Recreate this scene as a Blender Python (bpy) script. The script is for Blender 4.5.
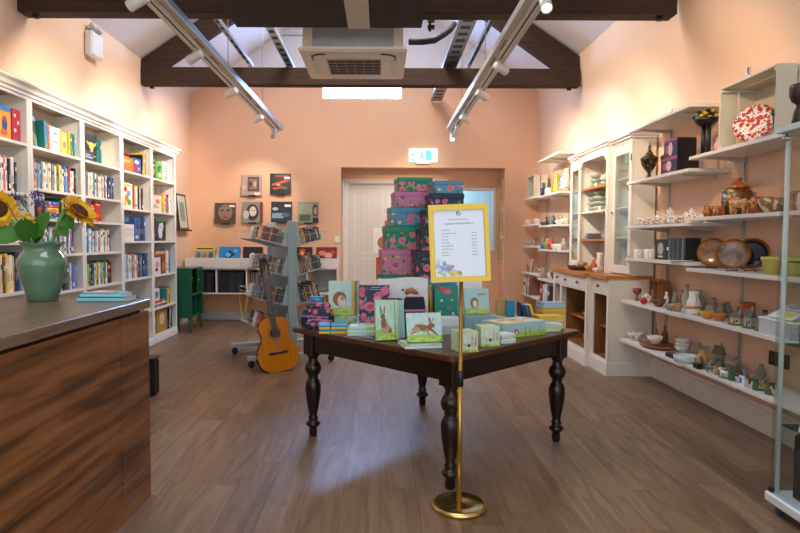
import bpy, math, random
from mathutils import Matrix, Vector
for o in list(bpy.data.objects): bpy.data.objects.remove(o, do_unlink=True)
SC = bpy.context.scene; COL = SC.collection
R = math.radians
# ------------------------------------------------------------------ camera
F = 600.0; CAMH = 1.28; PITCH = math.atan(27.5/600); ROLL = R(0.25)
cd = bpy.data.cameras.new('camera'); cam = bpy.data.objects.new('camera', cd); COL.objects.link(cam)
cd.sensor_width = 36; cd.lens = 36*F/800; cd.shift_x = 19/800; cd.clip_start = .05; cd.clip_end = 200
cam.matrix_world = Matrix.Translation((0, 0, CAMH)) @ Matrix.Rotation(math.pi/2-PITCH, 4, 'X') @ Matrix.Rotation(ROLL, 4, 'Z')
SC.camera = cam
# ------------------------------------------------------------------ world daylight, added fill lights, exposure
w = bpy.data.worlds.new('world'); SC.world = w; w.use_nodes = True
w.node_tree.nodes['Background'].inputs[0].default_value = (.78, .88, 1, 1)
w.node_tree.nodes['Background'].inputs[1].default_value = 1.15
SC.view_settings.view_transform = 'Standard'; SC.view_settings.look = 'None'
SC.view_settings.exposure = 0.42; SC.view_settings.gamma = 1
def area(name, loc, rot, sx, sy, power, col):
    l = bpy.data.lights.new(name, 'AREA'); l.shape = 'RECTANGLE'; l.size = sx; l.size_y = sy
    l.energy = power; l.color = col
    o = bpy.data.objects.new(name, l); COL.objects.link(o); o.location = loc; o.rotation_euler = rot; return o
area('front_fill_light', (-.2, -1.4, 1.9), (R(78), 0, 0), 4.6, 2.6, 24, (.95, .97, 1))  # unseen area light added at the open front to brighten the room
area('overhead_fill_light', (-.2, 1.7, 4.7), (0, 0, 0), 2.2, 1.6, 46, (.92, .95, 1))  # added fill under the closed roof; no roof window is built there
area('overhead_fill_light', (-.2, 6.2, 4.9), (0, 0, 0), 1.6, 1.8, 125, (1, .95, .9))  # second added overhead fill, brightens the far bay
# ------------------------------------------------------------------ materials
MATS = {}
def hexc(h):
    c = [int(h[i:i+2], 16)/255 for i in (0, 2, 4)]
    return tuple((x/12.92 if x <= .04045 else ((x+.055)/1.055)**2.4) for x in c)+(1,)
def newmat(name):
    m = bpy.data.materials.new(name); m.use_nodes = True
    return m, m.node_tree.nodes, m.node_tree.links, m.node_tree.nodes['Principled BSDF']
def P(h, rough=.55, metal=0, var=.12, bump=0, scale=14, spec=.5, emit=None, es=1, coat=0):
    """principled with a slight noise variation of its own colour"""
    key = (h, rough, metal, var, bump, scale, spec, emit, es, coat)
    if key in MATS: return MATS[key]
    m, n, l, b = newmat('mat_'+h)
    c = hexc(h)
    b.inputs['Roughness'].default_value = rough; b.inputs['Metallic'].default_value = metal
    b.inputs['Specular IOR Level'].default_value = spec; b.inputs['Coat Weight'].default_value = coat
    tc = n.new('ShaderNodeTexCoord'); nz = n.new('ShaderNodeTexNoise'); nz.inputs['Scale'].default_value = scale
    nz.inputs['Detail'].default_value = 3
    l.new(tc.outputs['Object'], nz.inputs['Vector'])
    mx = n.new('ShaderNodeMix'); mx.data_type = 'RGBA'
    l.new(nz.outputs[0], mx.inputs[0])
    mx.inputs[6].default_value = tuple(x*(1-var) for x in c[:3])+(1,)
    mx.inputs[7].default_value = tuple(min(1, x*(1+var)) for x in c[:3])+(1,)
    l.new(mx.outputs[2], b.inputs['Base Color'])
    if bump:
        bp = n.new('ShaderNodeBump'); bp.inputs['Strength'].default_value = bump; bp.inputs['Distance'].default_value = .01
        l.new(nz.outputs[0], bp.inputs['Height']); l.new(bp.outputs[0], b.inputs['Normal'])
    if emit:
        b.inputs['Emission Color'].default_value = hexc(emit); b.inputs['Emission Strength'].default_value = es
    MATS[key] = m; return m
def ramp(n, stops, interp='LINEAR'):
    r = n.new('ShaderNodeValToRGB'); r.color_ramp.interpolation = interp
    e = r.color_ramp.elements
    while len(e) < len(stops): e.new(.5)
    for i, (p, c) in enumerate(stops):
        e[i].position = p; e[i].color = hexc(c) if isinstance(c, str) else c
    return r
def wood(name, stops, axis='Y', scale=3, rough=.4, stretch=12, dist=1.5, bump=.05):
    key = ('wood', name)
    if key in MATS: return MATS[key]
    m, n, l, b = newmat(name)
    tc = n.new('ShaderNodeTexCoord'); mp = n.new('ShaderNodeMapping')
    s = [stretch]*3; s['XYZ'.index(axis)] = 1
    mp.inputs['Scale'].default_value = s
    l.new(tc.outputs['Object'], mp.inputs['Vector'])
    nz = n.new('ShaderNodeTexNoise'); nz.inputs['Scale'].default_value = scale; nz.inputs['Detail'].default_value = 8
    nz.inputs['Distortion'].default_value = dist; nz.inputs['Roughness'].default_value = .62
    l.new(mp.outputs[0], nz.inputs['Vector'])
    r = ramp(n, stops); l.new(nz.outputs[0], r.inputs[0]); l.new(r.outputs[0], b.inputs['Base Color'])
    bp = n.new('ShaderNodeBump'); bp.inputs['Strength'].default_value = bump; bp.inputs['Distance'].default_value = .01
    l.new(nz.outputs[0], bp.inputs['Height']); l.new(bp.outputs[0], b.inputs['Normal'])
    b.inputs['Roughness'].default_value = rough
    MATS[key] = m; return m
def floral(name, base, petal, leaf, scale=16, third=None, size=.36):
    key = ('floral', name)
    if key in MATS: return MATS[key]
    m, n, l, b = newmat(name)
    tc = n.new('ShaderNodeTexCoord')
    wn = n.new('ShaderNodeTexNoise'); wn.inputs['Scale'].default_value = scale*2.2
    ad = n.new('ShaderNodeMix'); ad.data_type = 'VECTOR'; ad.inputs[0].default_value = .02
    l.new(tc.outputs['Object'], wn.inputs['Vector']); l.new(tc.outputs['Object'], ad.inputs[4]); l.new(wn.outputs[1], ad.inputs[5])
    cur = None
    col = hexc(base)
    for i, (c, sc, th) in enumerate(((leaf, scale*1.5, .3), (third or leaf, scale*1.2, .22), (petal, scale, size))):
        v = n.new('ShaderNodeTexVoronoi'); v.inputs['Scale'].default_value = sc
        mp = n.new('ShaderNodeMapping'); mp.inputs['Location'].default_value = (i*3.3, i*1.7, i*2.1)
        l.new(ad.outputs[1], mp.inputs['Vector'])
        l.new(mp.outputs[0], v.inputs['Vector'])
        mt = n.new('ShaderNodeMath'); mt.operation = 'LESS_THAN'; mt.inputs[1].default_value = th
        l.new(v.outputs['Distance'], mt.inputs[0])
        mx = n.new('ShaderNodeMix'); mx.data_type = 'RGBA'; l.new(mt.outputs[0], mx.inputs[0])
        if cur: l.new(cur, mx.inputs[6])
        else: mx.inputs[6].default_value = col
        mx.inputs[7].default_value = hexc(c); cur = mx.outputs[2]
    # darker petal heart
    mt = n.new('ShaderNodeMath'); mt.operation = 'LESS_THAN'; mt.inputs[1].default_value = size*.35; l.new(v.outputs['Distance'], mt.inputs[0])
    mx = n.new('ShaderNodeMix'); mx.data_type = 'RGBA'; l.new(mt.outputs[0], mx.inputs[0])
    l.new(cur, mx.inputs[6]); pc = hexc(petal); mx.inputs[7].default_value = (pc[0]*.75, pc[1]*.35, pc[2]*.45, 1)
    l.new(mx.outputs[2], b.inputs['Base Color'])
    b.inputs['Roughness'].default_value = .5
    MATS[key] = m; return m
def mottled(name, stops, scale=20, rough=.4, interp='CONSTANT', detail=3, coat=0):
    key = ('mottled', name)
    if key in MATS: return MATS[key]
    m, n, l, b = newmat(name)
    tc = n.new('ShaderNodeTexCoord'); nz = n.new('ShaderNodeTexNoise'); nz.inputs['Scale'].default_value = scale
    nz.inputs['Detail'].default_value = detail; l.new(tc.outputs['Object'], nz.inputs['Vector'])
    r = ramp(n, stops, interp); l.new(nz.outputs[0], r.inputs[0]); l.new(r.outputs[0], b.inputs['Base Color'])
    b.inputs['Roughness'].default_value = rough; b.inputs['Coat Weight'].default_value = coat
    MATS[key] = m; return m
def glassmat(name, tint='eef6f4', refl=.12):
    m = bpy.data.materials.new(name); m.use_nodes = True; n = m.node_tree.nodes; l = m.node_tree.links
    n.clear(); out = n.new('ShaderNodeOutputMaterial')
    t = n.new('ShaderNodeBsdfTransparent'); t.inputs[0].default_value = hexc(tint)
    g = n.new('ShaderNodeBsdfGlossy'); g.inputs['Roughness'].default_value = .03
    f = n.new('ShaderNodeLayerWeight'); f.inputs[0].default_value = .5
    pw = n.new('ShaderNodeMath'); pw.operation = 'POWER'; pw.inputs[1].default_value = 4; l.new(f.outputs['Facing'], pw.inputs[0])
    mt = n.new('ShaderNodeMath'); mt.operation = 'MULTIPLY_ADD'; mt.inputs[1].default_value = .55; mt.inputs[2].default_value = refl*.3
    l.new(pw.outputs[0], mt.inputs[0])
    mx = n.new('ShaderNodeMixShader'); l.new(mt.outputs[0], mx.inputs[0]); l.new(t.outputs[0], mx.inputs[1]); l.new(g.outputs[0], mx.inputs[2])
    l.new(mx.outputs[0], out.inputs[0]); return m
GLASS = glassmat('clear_glass', 'f7fbfa'); GLASSB = glassmat('blue_glass', 'dde9f0'); GLASSG = glassmat('green_edge_glass', '9cc8b8')

def wallmat(name, c1, c2):
    m, n, l, b = newmat(name)
    tc = n.new('ShaderNodeTexCoord'); nz = n.new('ShaderNodeTexNoise'); nz.inputs['Scale'].default_value = 1.2; nz.inputs['Detail'].default_value = 4
    l.new(tc.outputs['Object'], nz.inputs['Vector'])
    r = ramp(n, [(.3, c1), (.7, c2)]); l.new(nz.outputs[0], r.inputs[0]); l.new(r.outputs[0], b.inputs['Base Color'])
    n2 = n.new('ShaderNodeTexNoise'); n2.inputs['Scale'].default_value = 90; l.new(tc.outputs['Object'], n2.inputs['Vector'])
    bp = n.new('ShaderNodeBump'); bp.inputs['Strength'].default_value = .05; bp.inputs['Distance'].default_value = .003
    l.new(n2.outputs[0], bp.inputs['Height']); l.new(bp.outputs[0], b.inputs['Normal'])
    b.inputs['Roughness'].default_value = .75; b.inputs['Specular IOR Level'].default_value = .25
    return m
PEACH = wallmat('peach_paint', 'e9c4a6', 'eccaae')
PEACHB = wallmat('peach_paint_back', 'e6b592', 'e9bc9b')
CEIL = wallmat('white_ceiling_paint', 'e6e2e0', 'eae6e4')
def floormat():
    m, n, l, b = newmat('grey_oak_planks')
    tc = n.new('ShaderNodeTexCoord'); mp = n.new('ShaderNodeMapping'); mp.inputs['Rotation'].default_value = (0, 0, R(90))
    sx = n.new('ShaderNodeSeparateXYZ'); l.new(tc.outputs['Object'], sx.inputs[0])
    dv = n.new('ShaderNodeMath'); dv.operation = 'DIVIDE'; dv.inputs[1].default_value = .185; l.new(sx.outputs[0], dv.inputs[0])
    fl = n.new('ShaderNodeMath'); fl.operation = 'FLOOR'; l.new(dv.outputs[0], fl.inputs[0])
    wn = n.new('ShaderNodeTexWhiteNoise'); wn.noise_dimensions = '1D'; l.new(fl.outputs[0], wn.inputs['W'])
    ma = n.new('ShaderNodeMath'); ma.operation = 'MULTIPLY_ADD'; ma.inputs[1].default_value = 1.25; l.new(wn.outputs[0], ma.inputs[0]); l.new(sx.outputs[1], ma.inputs[2])
    cx = n.new('ShaderNodeCombineXYZ'); l.new(sx.outputs[0], cx.inputs[0]); l.new(ma.outputs[0], cx.inputs[1]); l.new(cx.outputs[0], mp.inputs['Vector'])
    br = n.new('ShaderNodeTexBrick'); l.new(mp.outputs[0], br.inputs['Vector'])
    br.inputs['Scale'].default_value = 1; br.inputs['Brick Width'].default_value = 1.25; br.inputs['Row Height'].default_value = .185
    br.inputs['Mortar Size'].default_value = .0016; br.inputs['Mortar Smooth'].default_value = .3; br.offset = 0; br.offset_frequency = 1
    br.inputs['Color1'].default_value = (.0, .0, .0, 1); br.inputs['Color2'].default_value = (1, 1, 1, 1); br.inputs['Mortar'].default_value = (.5, .5, .5, 1)
    # per plank offset of the grain
    m2 = n.new('ShaderNodeMapping'); m2.inputs['Scale'].default_value = (9, 1, 9); l.new(tc.outputs['Object'], m2.inputs['Vector'])
    va = n.new('ShaderNodeVectorMath'); va.operation = 'ADD'; l.new(m2.outputs[0], va.inputs[0])
    vs = n.new('ShaderNodeVectorMath'); vs.operation = 'SCALE'; vs.inputs['Scale'].default_value = 7; l.new(br.outputs['Color'], vs.inputs[0]); l.new(vs.outputs[0], va.inputs[1])
    nz = n.new('ShaderNodeTexNoise'); nz.inputs['Scale'].default_value = 1.5; nz.inputs['Detail'].default_value = 8; nz.inputs['Distortion'].default_value = 1.3; nz.inputs['Roughness'].default_value = .6
    l.new(va.outputs[0], nz.inputs['Vector'])
    r = ramp(n, [(.28, '665040'), (.45, '7e6650'), (.6, '8f765e'), (.8, '9e866d')])
    l.new(nz.outputs[0], r.inputs[0])
    mx = n.new('ShaderNodeMix'); mx.data_type = 'RGBA'; mx.blend_type = 'MULTIPLY'; mx.inputs[0].default_value = 1
    r2 = ramp(n, [(0, 'dcd8d6'), (.5, 'efe7e0'), (1, 'ffffff')]); l.new(br.outputs['Color'], r2.inputs[0])
    l.new(r.outputs[0], mx.inputs[6]); l.new(r2.outputs[0], mx.inputs[7])
    mm = n.new('ShaderNodeMix'); mm.data_type = 'RGBA'; l.new(br.outputs['Fac'], mm.inputs[0]); l.new(mx.outputs[2], mm.inputs[6]); mm.inputs[7].default_value = hexc('4e4038')
    l.new(mm.outputs[2], b.inputs['Base Color'])
    b.inputs['Roughness'].default_value = .38; b.inputs['Specular IOR Level'].default_value = .5
    bp = n.new('ShaderNodeBump'); bp.inputs['Strength'].default_value = .08; bp.inputs['Distance'].default_value = .004
    l.new(nz.outputs[0], bp.inputs['Height']); l.new(bp.outputs[0], b.inputs['Normal'])
    return m
WHITE = P('e9e4dc', .45, var=.03); OFFW = P('dcd8d0', .5, var=.05); CREAMW = P('efe6d4', .4, var=.03)
BLACK = P('141414', .4); DGREY = P('2b2725', .7, var=.1); CHROME = P('c8ccd0', .25, 1, var=.03); STEEL = P('9aa0a4', .35, 1, var=.08)
BRASS = P('dcc07c', .26, 1, var=.05); GOLD = P('b89a40', .36, .9, var=.06)
DBEAM = wood('dark_beam_wood', [(.3, '2a180c'), (.55, '3a2414'), (.8, '4a301c')], 'X', 2.5, .85)
DBEAMR = DBEAM
MAHOG = wood('dark_table_wood', [(.3, '150906'), (.6, '23110a'), (.8, '321a10')], 'Z', 3, .28)
MAHTOP = wood('table_top_wood', [(.3, '3a1c10'), (.55, '54301c'), (.8, '6b4026')], 'X', 3, .3)
CNTR = wood('counter_walnut', [(.3, '35200f'), (.42, '66401e'), (.54, '8a5a2f'), (.72, 'a07444')], 'Y', 1.3, .45, stretch=14, dist=.35)
CTOP = wood('counter_top_wood', [(.3, '5a483c'), (.5, '77604c'), (.75, '8e7662')], 'Y', 2, .3, stretch=9)
PINE = wood('honey_pine', [(.3, 'a8622a'), (.6, 'c87f3a'), (.8, 'dc9a50')], 'Y', 3, .4)
PINED = wood('brown_pine', [(.3, '7a4a22'), (.6, '97602f'), (.8, 'ab7440')], 'Z', 3, .5)
CRATE = P('cdc6b2', .6, var=.12, scale=9)
SHELFW = P('e6e0d8', .45, var=.03)

# ------------------------------------------------------------------ mesh builder
class MB:
    def __init__(s): s.v = []; s.f = []; s.m = []; s.s = []; s.mats = []; s.M = Matrix.Identity(4)
    def add(s, vs, fs, mat, smooth=False):
        if mat not in s.mats: s.mats.append(mat)
        k = s.mats.index(mat); b = len(s.v)
        s.v += [tuple(s.M @ Vector(p)) for p in vs]
        for q in fs: s.f.append([b+i for i in q]); s.m.append(k); s.s.append(smooth)
        return s
    def box(s, x0, x1, y0, y1, z0, z1, mat):
        vs = [(x, y, z) for x in (x0, x1) for y in (y0, y1) for z in (z0, z1)]
        return s.add(vs, [(0, 1, 3, 2), (4, 6, 7, 5), (0, 4, 5, 1), (2, 3, 7, 6), (0, 2, 6, 4), (1, 5, 7, 3)], mat)
    def bbox(s, x0, x1, y0, y1, z0, z1, mat, b=.005):
        """box with chamfered edges in all directions"""
        b = min(b, (x1-x0)/2.1, (y1-y0)/2.1, (z1-z0)/2.1)
        def ring(z, i): return [(x0+i, y0+b, z), (x0+b, y0+i, z), (x1-b, y0+i, z), (x1-i, y0+b, z), (x1-i, y1-b, z), (x1-b, y1-i, z), (x0+b, y1-i, z), (x0+i, y1-b, z)]
        vs = ring(z0, b)+ring(z0+b, 0)+ring(z1-b, 0)+ring(z1, b)
        vs = [(min(max(x, x0), x1), min(max(y, y0), y1), z) for x, y, z in vs]
        fs = [tuple(range(7, -1, -1)), tuple(range(24, 32))]
        for r in range(3):
            for i in range(8): j = (i+1) % 8; fs.append((r*8+i, r*8+j, r*8+8+j, r*8+8+i))
        return s.add(vs, fs, mat)
    def lathe(s, prof, mat, seg=20, at=(0, 0, 0), smooth=True, sx=1, sy=1):
        vs = []; fs = []
        for r, z in prof:
            for i in range(seg):
                a = 2*math.pi*i/seg; vs.append((at[0]+r*math.cos(a)*sx, at[1]+r*math.sin(a)*sy, at[2]+z))
        for k in range(len(prof)-1):
            for i in range(seg):
                j = (i+1) % seg; fs.append((k*seg+i, k*seg+j, (k+1)*seg+j, (k+1)*seg+i))
        if prof[0][0] > 1e-5: fs.append(tuple(range(seg-1, -1, -1)))
        if prof[-1][0] > 1e-5: fs.append(tuple((len(prof)-1)*seg+i for i in range(seg)))
        return s.add(vs, fs, mat, smooth)
    def tube(s, pts, r, mat, seg=8, smooth=True):
        pts = [Vector(p) for p in pts]; vs = []; fs = []; up = None
        rs = r if isinstance(r, (list, tuple)) else [r]*len(pts)
        for i, p in enumerate(pts):
            d = (pts[min(i+1, len(pts)-1)]-pts[max(i-1, 0)]).normalized()
            if up is None: up = Vector((0, 0, 1)) if abs(d.z) < .9 else Vector((1, 0, 0))
            a = d.cross(up).normalized(); c = a.cross(d).normalized(); up = c
            for k in range(seg):
                t = 2*math.pi*k/seg; vs.append(tuple(p+a*math.cos(t)*rs[i]+c*math.sin(t)*rs[i]))
        for i in range(len(pts)-1):
            for k in range(seg):
                j = (k+1) % seg; fs.append((i*seg+k, i*seg+j, (i+1)*seg+j, (i+1)*seg+k))
        fs.append(tuple(range(seg-1, -1, -1))); fs.append(tuple((len(pts)-1)*seg+k for k in range(seg)))
        return s.add(vs, fs, mat, smooth)
    def ball(s, c, r, mat, seg=14, rings=8):
        if not isinstance(r, (tuple, list)): r = (r, r, r)
        vs = [(c[0], c[1], c[2]-r[2])]; fs = []
        for k in range(1, rings):
            ph = math.pi*k/rings
            for i in range(seg):
                a = 2*math.pi*i/seg
                vs.append((c[0]+r[0]*math.sin(ph)*math.cos(a), c[1]+r[1]*math.sin(ph)*math.sin(a), c[2]-r[2]*math.cos(ph)))
        vs.append((c[0], c[1], c[2]+r[2])); t = len(vs)-1
        for i in range(seg):
            j = (i+1) % seg; fs.append((0, 1+j, 1+i)); fs.append((t, 1+(rings-2)*seg+i, 1+(rings-2)*seg+j))
            for k in range(rings-2): fs.append((1+k*seg+i, 1+k*seg+j, 1+(k+1)*seg+j, 1+(k+1)*seg+i))
        return s.add(vs, fs, mat, True)
    def prism(s, poly, a, b, mat, plane='XZ', smooth=False):
        """polygon extruded between a and b along the missing axis"""
        n = len(poly)
        def p3(u, v, t): return {'XZ': (u, t, v), 'XY': (u, v, t), 'YZ': (t, u, v)}[plane]
        vs = [p3(u, v, a) for u, v in poly]+[p3(u, v, b) for u, v in poly]
        fs = [tuple(range(n)), tuple(range(2*n-1, n-1, -1))]
        s.add(vs, fs, mat)
        return s.add(vs, [((i+1) % n, i, n+i, n+(i+1) % n) for i in range(n)], mat, smooth)
    def build(s, name, parent=None, loc=None, rot=None, label=None):
        me = bpy.data.meshes.new(name); me.from_pydata(s.v, [], s.f)
        for m in s.mats: me.materials.append(m)
        me.polygons.foreach_set('material_index', s.m); me.polygons.foreach_set('use_smooth', s.s)
        import bmesh
        bm = bmesh.new(); bm.from_mesh(me); bmesh.ops.recalc_face_normals(bm, faces=bm.faces); bm.to_mesh(me); bm.free()
        me.update()
        o = bpy.data.objects.new(name, me); COL.objects.link(o)
        if parent: o.parent = parent
        if loc: o.location = loc
        if rot: o.rotation_euler = rot
        if label: o['label'] = label
        return o
USED = set()
def tag(o, label, cat, group=None):
    nw = len(label.split())
    if nw > 16 or nw < 4: print('LABEL LENGTH', nw, label)
    if label in USED and not group: print('DUP LABEL', label)
    USED.add(label)
    o['label'] = label; o['category'] = cat
    if group: o['group'] = group
    return o
def thing(name, label, cat, loc=(0, 0, 0), rz=0, group=None, rot=None):
    o = bpy.data.objects.new(name, None); COL.objects.link(o); o.empty_display_size = .1
    o.location = loc; o.rotation_euler = rot or (0, 0, rz)
    return tag(o, label, cat, group)
def solo(name, mb, label, cat, loc=(0, 0, 0), rz=0, group=None, rot=None):
    o = mb.build(name, None, loc, rot or (0, 0, rz)); return tag(o, label, cat, group)
def struct(name, mb, parent=None):
    o = mb.build(name, parent)
    if not parent: o['kind'] = 'structure'
    return o
def copy_tree(o, parent=None):
    c = o.copy(); COL.objects.link(c)
    if parent: c.parent = parent
    for ch in [x for x in bpy.data.objects if x.parent == o]: copy_tree(ch, c)
    return c
def ell(u, v, ru, rv, n=16, rot=0):
    out = []
    for i in range(n):
        a = 2*math.pi*i/n; x = ru*math.cos(a); y = rv*math.sin(a)
        out.append((u+x*math.cos(rot)-y*math.sin(rot), v+x*math.sin(rot)+y*math.cos(rot)))
    return out
def rect(u0, u1, v0, v1): return [(u0, v0), (u1, v0), (u1, v1), (u0, v1)]
def art(mb, shapes, w, h, y=0, step=.0007):
    """printed shapes in the XZ plane facing -Y; coordinates 0..1 of w, h with u centred"""
    for k, (poly, mat) in enumerate(shapes):
        t = y-step*(k % 6+1)
        mb.prism([((u-.5)*w, v*h) for u, v in poly], t, y, mat)
    return mb
def text_mesh(name, s, size, mat, parent, loc, rot=(R(90), 0, 0), ext=.0008, align='CENTER'):
    cu = bpy.data.curves.new(name, 'FONT'); cu.body = s; cu.size = size; cu.extrude = ext; cu.align_x = align; cu.align_y = 'CENTER'; cu.resolution_u = 2
    t = bpy.data.objects.new(name, cu); COL.objects.link(t)
    bpy.context.view_layer.update()
    me = bpy.data.meshes.new_from_object(t.evaluated_get(bpy.context.evaluated_depsgraph_get()))
    bpy.data.objects.remove(t, do_unlink=True)
    me.materials.clear(); me.materials.append(mat); me.name = name
    o = bpy.data.objects.new(name, me); COL.objects.link(o); o.parent = parent; o.location = loc; o.rotation_euler = rot
    return o
ORD = ['', 'first', 'second', 'third', 'fourth', 'fifth', 'sixth', 'seventh', 'eighth', 'ninth', 'tenth', 'eleventh', 'twelfth', 'thirteenth', 'fourteenth',
       'fifteenth', 'sixteenth', 'seventeenth', 'eighteenth', 'nineteenth', 'twentieth', 'twenty-first', 'twenty-second', 'twenty-third', 'twenty-fourth', 'twenty-fifth', 'twenty-sixth', 'twenty-seventh', 'twenty-eighth']
def yy(px, X): return X*600/(px-381)
#PART2
# ================================================================== SETTING
LW = -2.98; YB = 9.42; YF = -1.5
EAVE = 3.5; RX = -.22; RZ = 5.37; SL = (RZ-EAVE)/(RX-LW)
m = MB(); m.box(-3.2, 2.9, YF, 10.6, -.08, 0, floormat()); struct('floor', m)
m = MB(); m.box(LW-.15, LW, YF, YB+.1, 0, EAVE+.02, PEACH); struct('wall_left', m)
m = MB(); m.prism([(2.57, YF), (2.57, 6.0), (2.45, YB), (2.45, YB+.1), (2.72, YB+.1), (2.72, YF)], 0, EAVE+.1, PEACH, 'XY'); m.add([(2.57, YF, 2.5), (2.57, YF, 3.6), (2.44, YF, 3.6), (2.57, 6.0, 2.5), (2.57, 6.0, 3.6), (2.44, 6.0, 3.6), (2.455, YB, 2.5), (2.455, YB, 3.6), (2.425, YB, 3.6)], [(0, 3, 5, 2), (3, 6, 8, 5), (2, 5, 4, 1), (5, 8, 7, 4)], PEACH); struct('wall_right', m)
def roofz(x): return EAVE+(x-LW)*SL if x < RX else RZ-(x-RX)*SL
# back wall: peach below, white gable above, opening for the recess and for the gable window
m = MB()
RC0, RC1, RCZ, RCY = -.63, 1.93, 2.395, 9.80
GW0, GW1, GZ0, GZ1 = -.91, .30, 3.46, 3.80
PTOP = 3.62
for x0, x1, z0, z1 in ((LW-.1, GW0, 0, PTOP), (GW0, RC0, 0, GZ0), (RC1, 2.72, 0, PTOP), (RC0, RC1, RCZ, GZ0), (GW0, GW0, 0, 0)):
    if x1 > x0 and z1 > z0: m.box(x0, x1, YB, YB+.12, z0, z1, PEACHB)
m.box(GW1, RC1, YB, YB+.12, GZ0, PTOP, PEACHB)
struct('wall_back', m)
m = MB()
xl_ = LW+(PTOP-EAVE)/SL; xr_ = RX+(RZ-PTOP)/SL
m.prism([(xl_-.05, PTOP), (GW0, PTOP), (GW0, roofz(GW0)+.03)], YB+.001, YB+.12, CEIL, 'XZ')
m.prism([(GW1, PTOP), (xr_+.05, PTOP), (GW1, roofz(GW1)+.03)], YB+.001, YB+.12, CEIL, 'XZ')
m.prism([(GW0, GZ1), (GW1, GZ1), (GW1, roofz(GW1)+.03), (RX, RZ+.03), (GW0, roofz(GW0)+.03)], YB+.001, YB+.12, CEIL, 'XZ')
struct('wall_gable', m)
# recess behind the back wall
m = MB()
m.box(RC0-.06, RC0, YB+.12, RCY+.1, 0, RCZ+.06, PEACHB); m.box(RC1, RC1+.06, YB+.12, RCY+.1, 0, RCZ+.06, PEACHB)
m.box(RC0, RC1, YB+.12, RCY+.1, RCZ, RCZ+.06, PEACHB)
m.box(1.86, RC1, RCY, RCY+.1, 0, RCZ, PEACHB); m.box(1.08, 1.86, RCY, RCY+.1, 2.12, RCZ, PEACHB); m.box(1.08, 1.86, RCY, RCY+.1, 0, 1.08, PEACHB)
m.box(RC0, 1.08, RCY, RCY+.1, 2.25, RCZ, PEACHB)
struct('wall_recess', m)
# ceiling slopes
m = MB(); T = .12
m.prism([(LW-.2, EAVE-.2*SL), (RX, RZ), (RX, RZ+T), (LW-.2, EAVE+T-.2*SL)], YF, YB+.2, CEIL, 'XZ')
m.prism([(RX, RZ), (2.75, roofz(2.75)), (2.75, roofz(2.75)+T), (RX, RZ+T)], YF, YB+.2, CEIL, 'XZ')
struct('ceiling', m)
m = MB(); m.box(LW, LW+.02, 8.0, YB, 0, .12, WHITE); struct('baseboard_left', m)
m = MB(); m.box(LW+.02, RC0, YB-.02, YB, 0, .12, P('ccd2d8', .5)); m.box(RC1, 2.44, YB-.02, YB, 0, .12, WHITE); struct('baseboard_back', m)
m = MB(); m.prism([(2.545, YF), (2.57, YF), (2.57, 6.0), (2.55, 6.6), (2.525, 6.6), (2.545, 6.0)], 0, .16, WHITE, 'XY'); m.prism([(2.555, YF), (2.57, YF), (2.57, 6.0), (2.555, 6.0)], .16, .185, WHITE, 'XY'); struct('baseboard_right', m)
# gable window
m = MB()
for a in ((GW0, GW0+.03, GZ0, GZ1), (GW1-.03, GW1, GZ0, GZ1), (GW0, GW1, GZ0, GZ0+.006), (GW0, GW1, GZ1-.02, GZ1), (-.33, -.29, GZ0, GZ1)):
    m.box(a[0], a[1], YB+.041, YB+.08, a[2], a[3], P('f4f4f4', .5))
wn = struct('window_1', m)
m = MB(); m.box(GW0, GW1, YB+.03, YB+.04, GZ0, GZ1, P('ffffff', .5, emit='94beff', es=62)); struct('bright_sky_pane', m, wn)
# recess doors and window
m = MB(); DY = RCY-.001
WP = P('e2dcd4', .45, var=.03); WP2 = P('d6d0c8', .45, var=.03)
for a in ((-.61, -.53, 0, 2.25), (.99, 1.07, 0, 2.25), (-.53, .99, 2.17, 2.25)): m.bbox(a[0], a[1], DY-.06, DY+.06, a[2], a[3], WP, .01)
dr = struct('door_1', m)
m = MB()
m.box(-.525, .135, DY, DY+.04, .01, 2.165, WP2)
for a in ((-.50, .09, .12, .95), (-.50, .09, 1.05, 2.06)):
    m.box(a[0]+.06, a[1]-.06, DY-.004, DY, a[2], a[2]+.015, WP); m.box(a[0]+.06, a[1]-.06, DY-.004, DY, a[3], a[3]+.015, WP)
    m.box(a[0]+.06, a[0]+.075, DY-.004, DY, a[2], a[3], WP); m.box(a[1]-.075, a[1]-.06, DY-.004, DY, a[2], a[3], WP)
for i in range(5): m.box(-.44+i*.1, -.437+i*.1, DY-.002, DY, .14, 2.05, P('b8b2aa', .6))
struct('door_leaf', m, dr)
m = MB(); m.tube([(.06, DY-.03, 1.0), (.06, DY-.05, 1.0), (-.03, DY-.05, 1.0)], .008, CHROME); struct('door_handle', m, dr)
m = MB()
for a in ((.14, .165, .01, 2.165), (.90, .985, .01, 2.165), (.165, .90, .01, .95), (.165, .90, 2.04, 2.165)): m.box(a[0], a[1], DY, DY+.04, a[2], a[3], WP2)
lf = struct('glazed_door_leaf', m, dr)
m = MB(); m.box(.165, .90, DY+.015, DY+.025, .95, 2.04, GLASSB); struct('glass_pane', m, lf)
m = MB()
for a in ((1.08, 1.13, 1.08, 2.12), (1.81, 1.86, 1.08, 2.12), (1.13, 1.81, 1.08, 1.13), (1.13, 1.81, 2.07, 2.12)): m.bbox(a[0], a[1], DY-.02, DY+.06, a[2], a[3], WP, .008)
w2 = struct('window_2', m)
m = MB(); m.box(1.13, 1.81, DY+.02, DY+.028, 1.13, 2.07, GLASSB); struct('glass_pane', m, w2)
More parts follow.
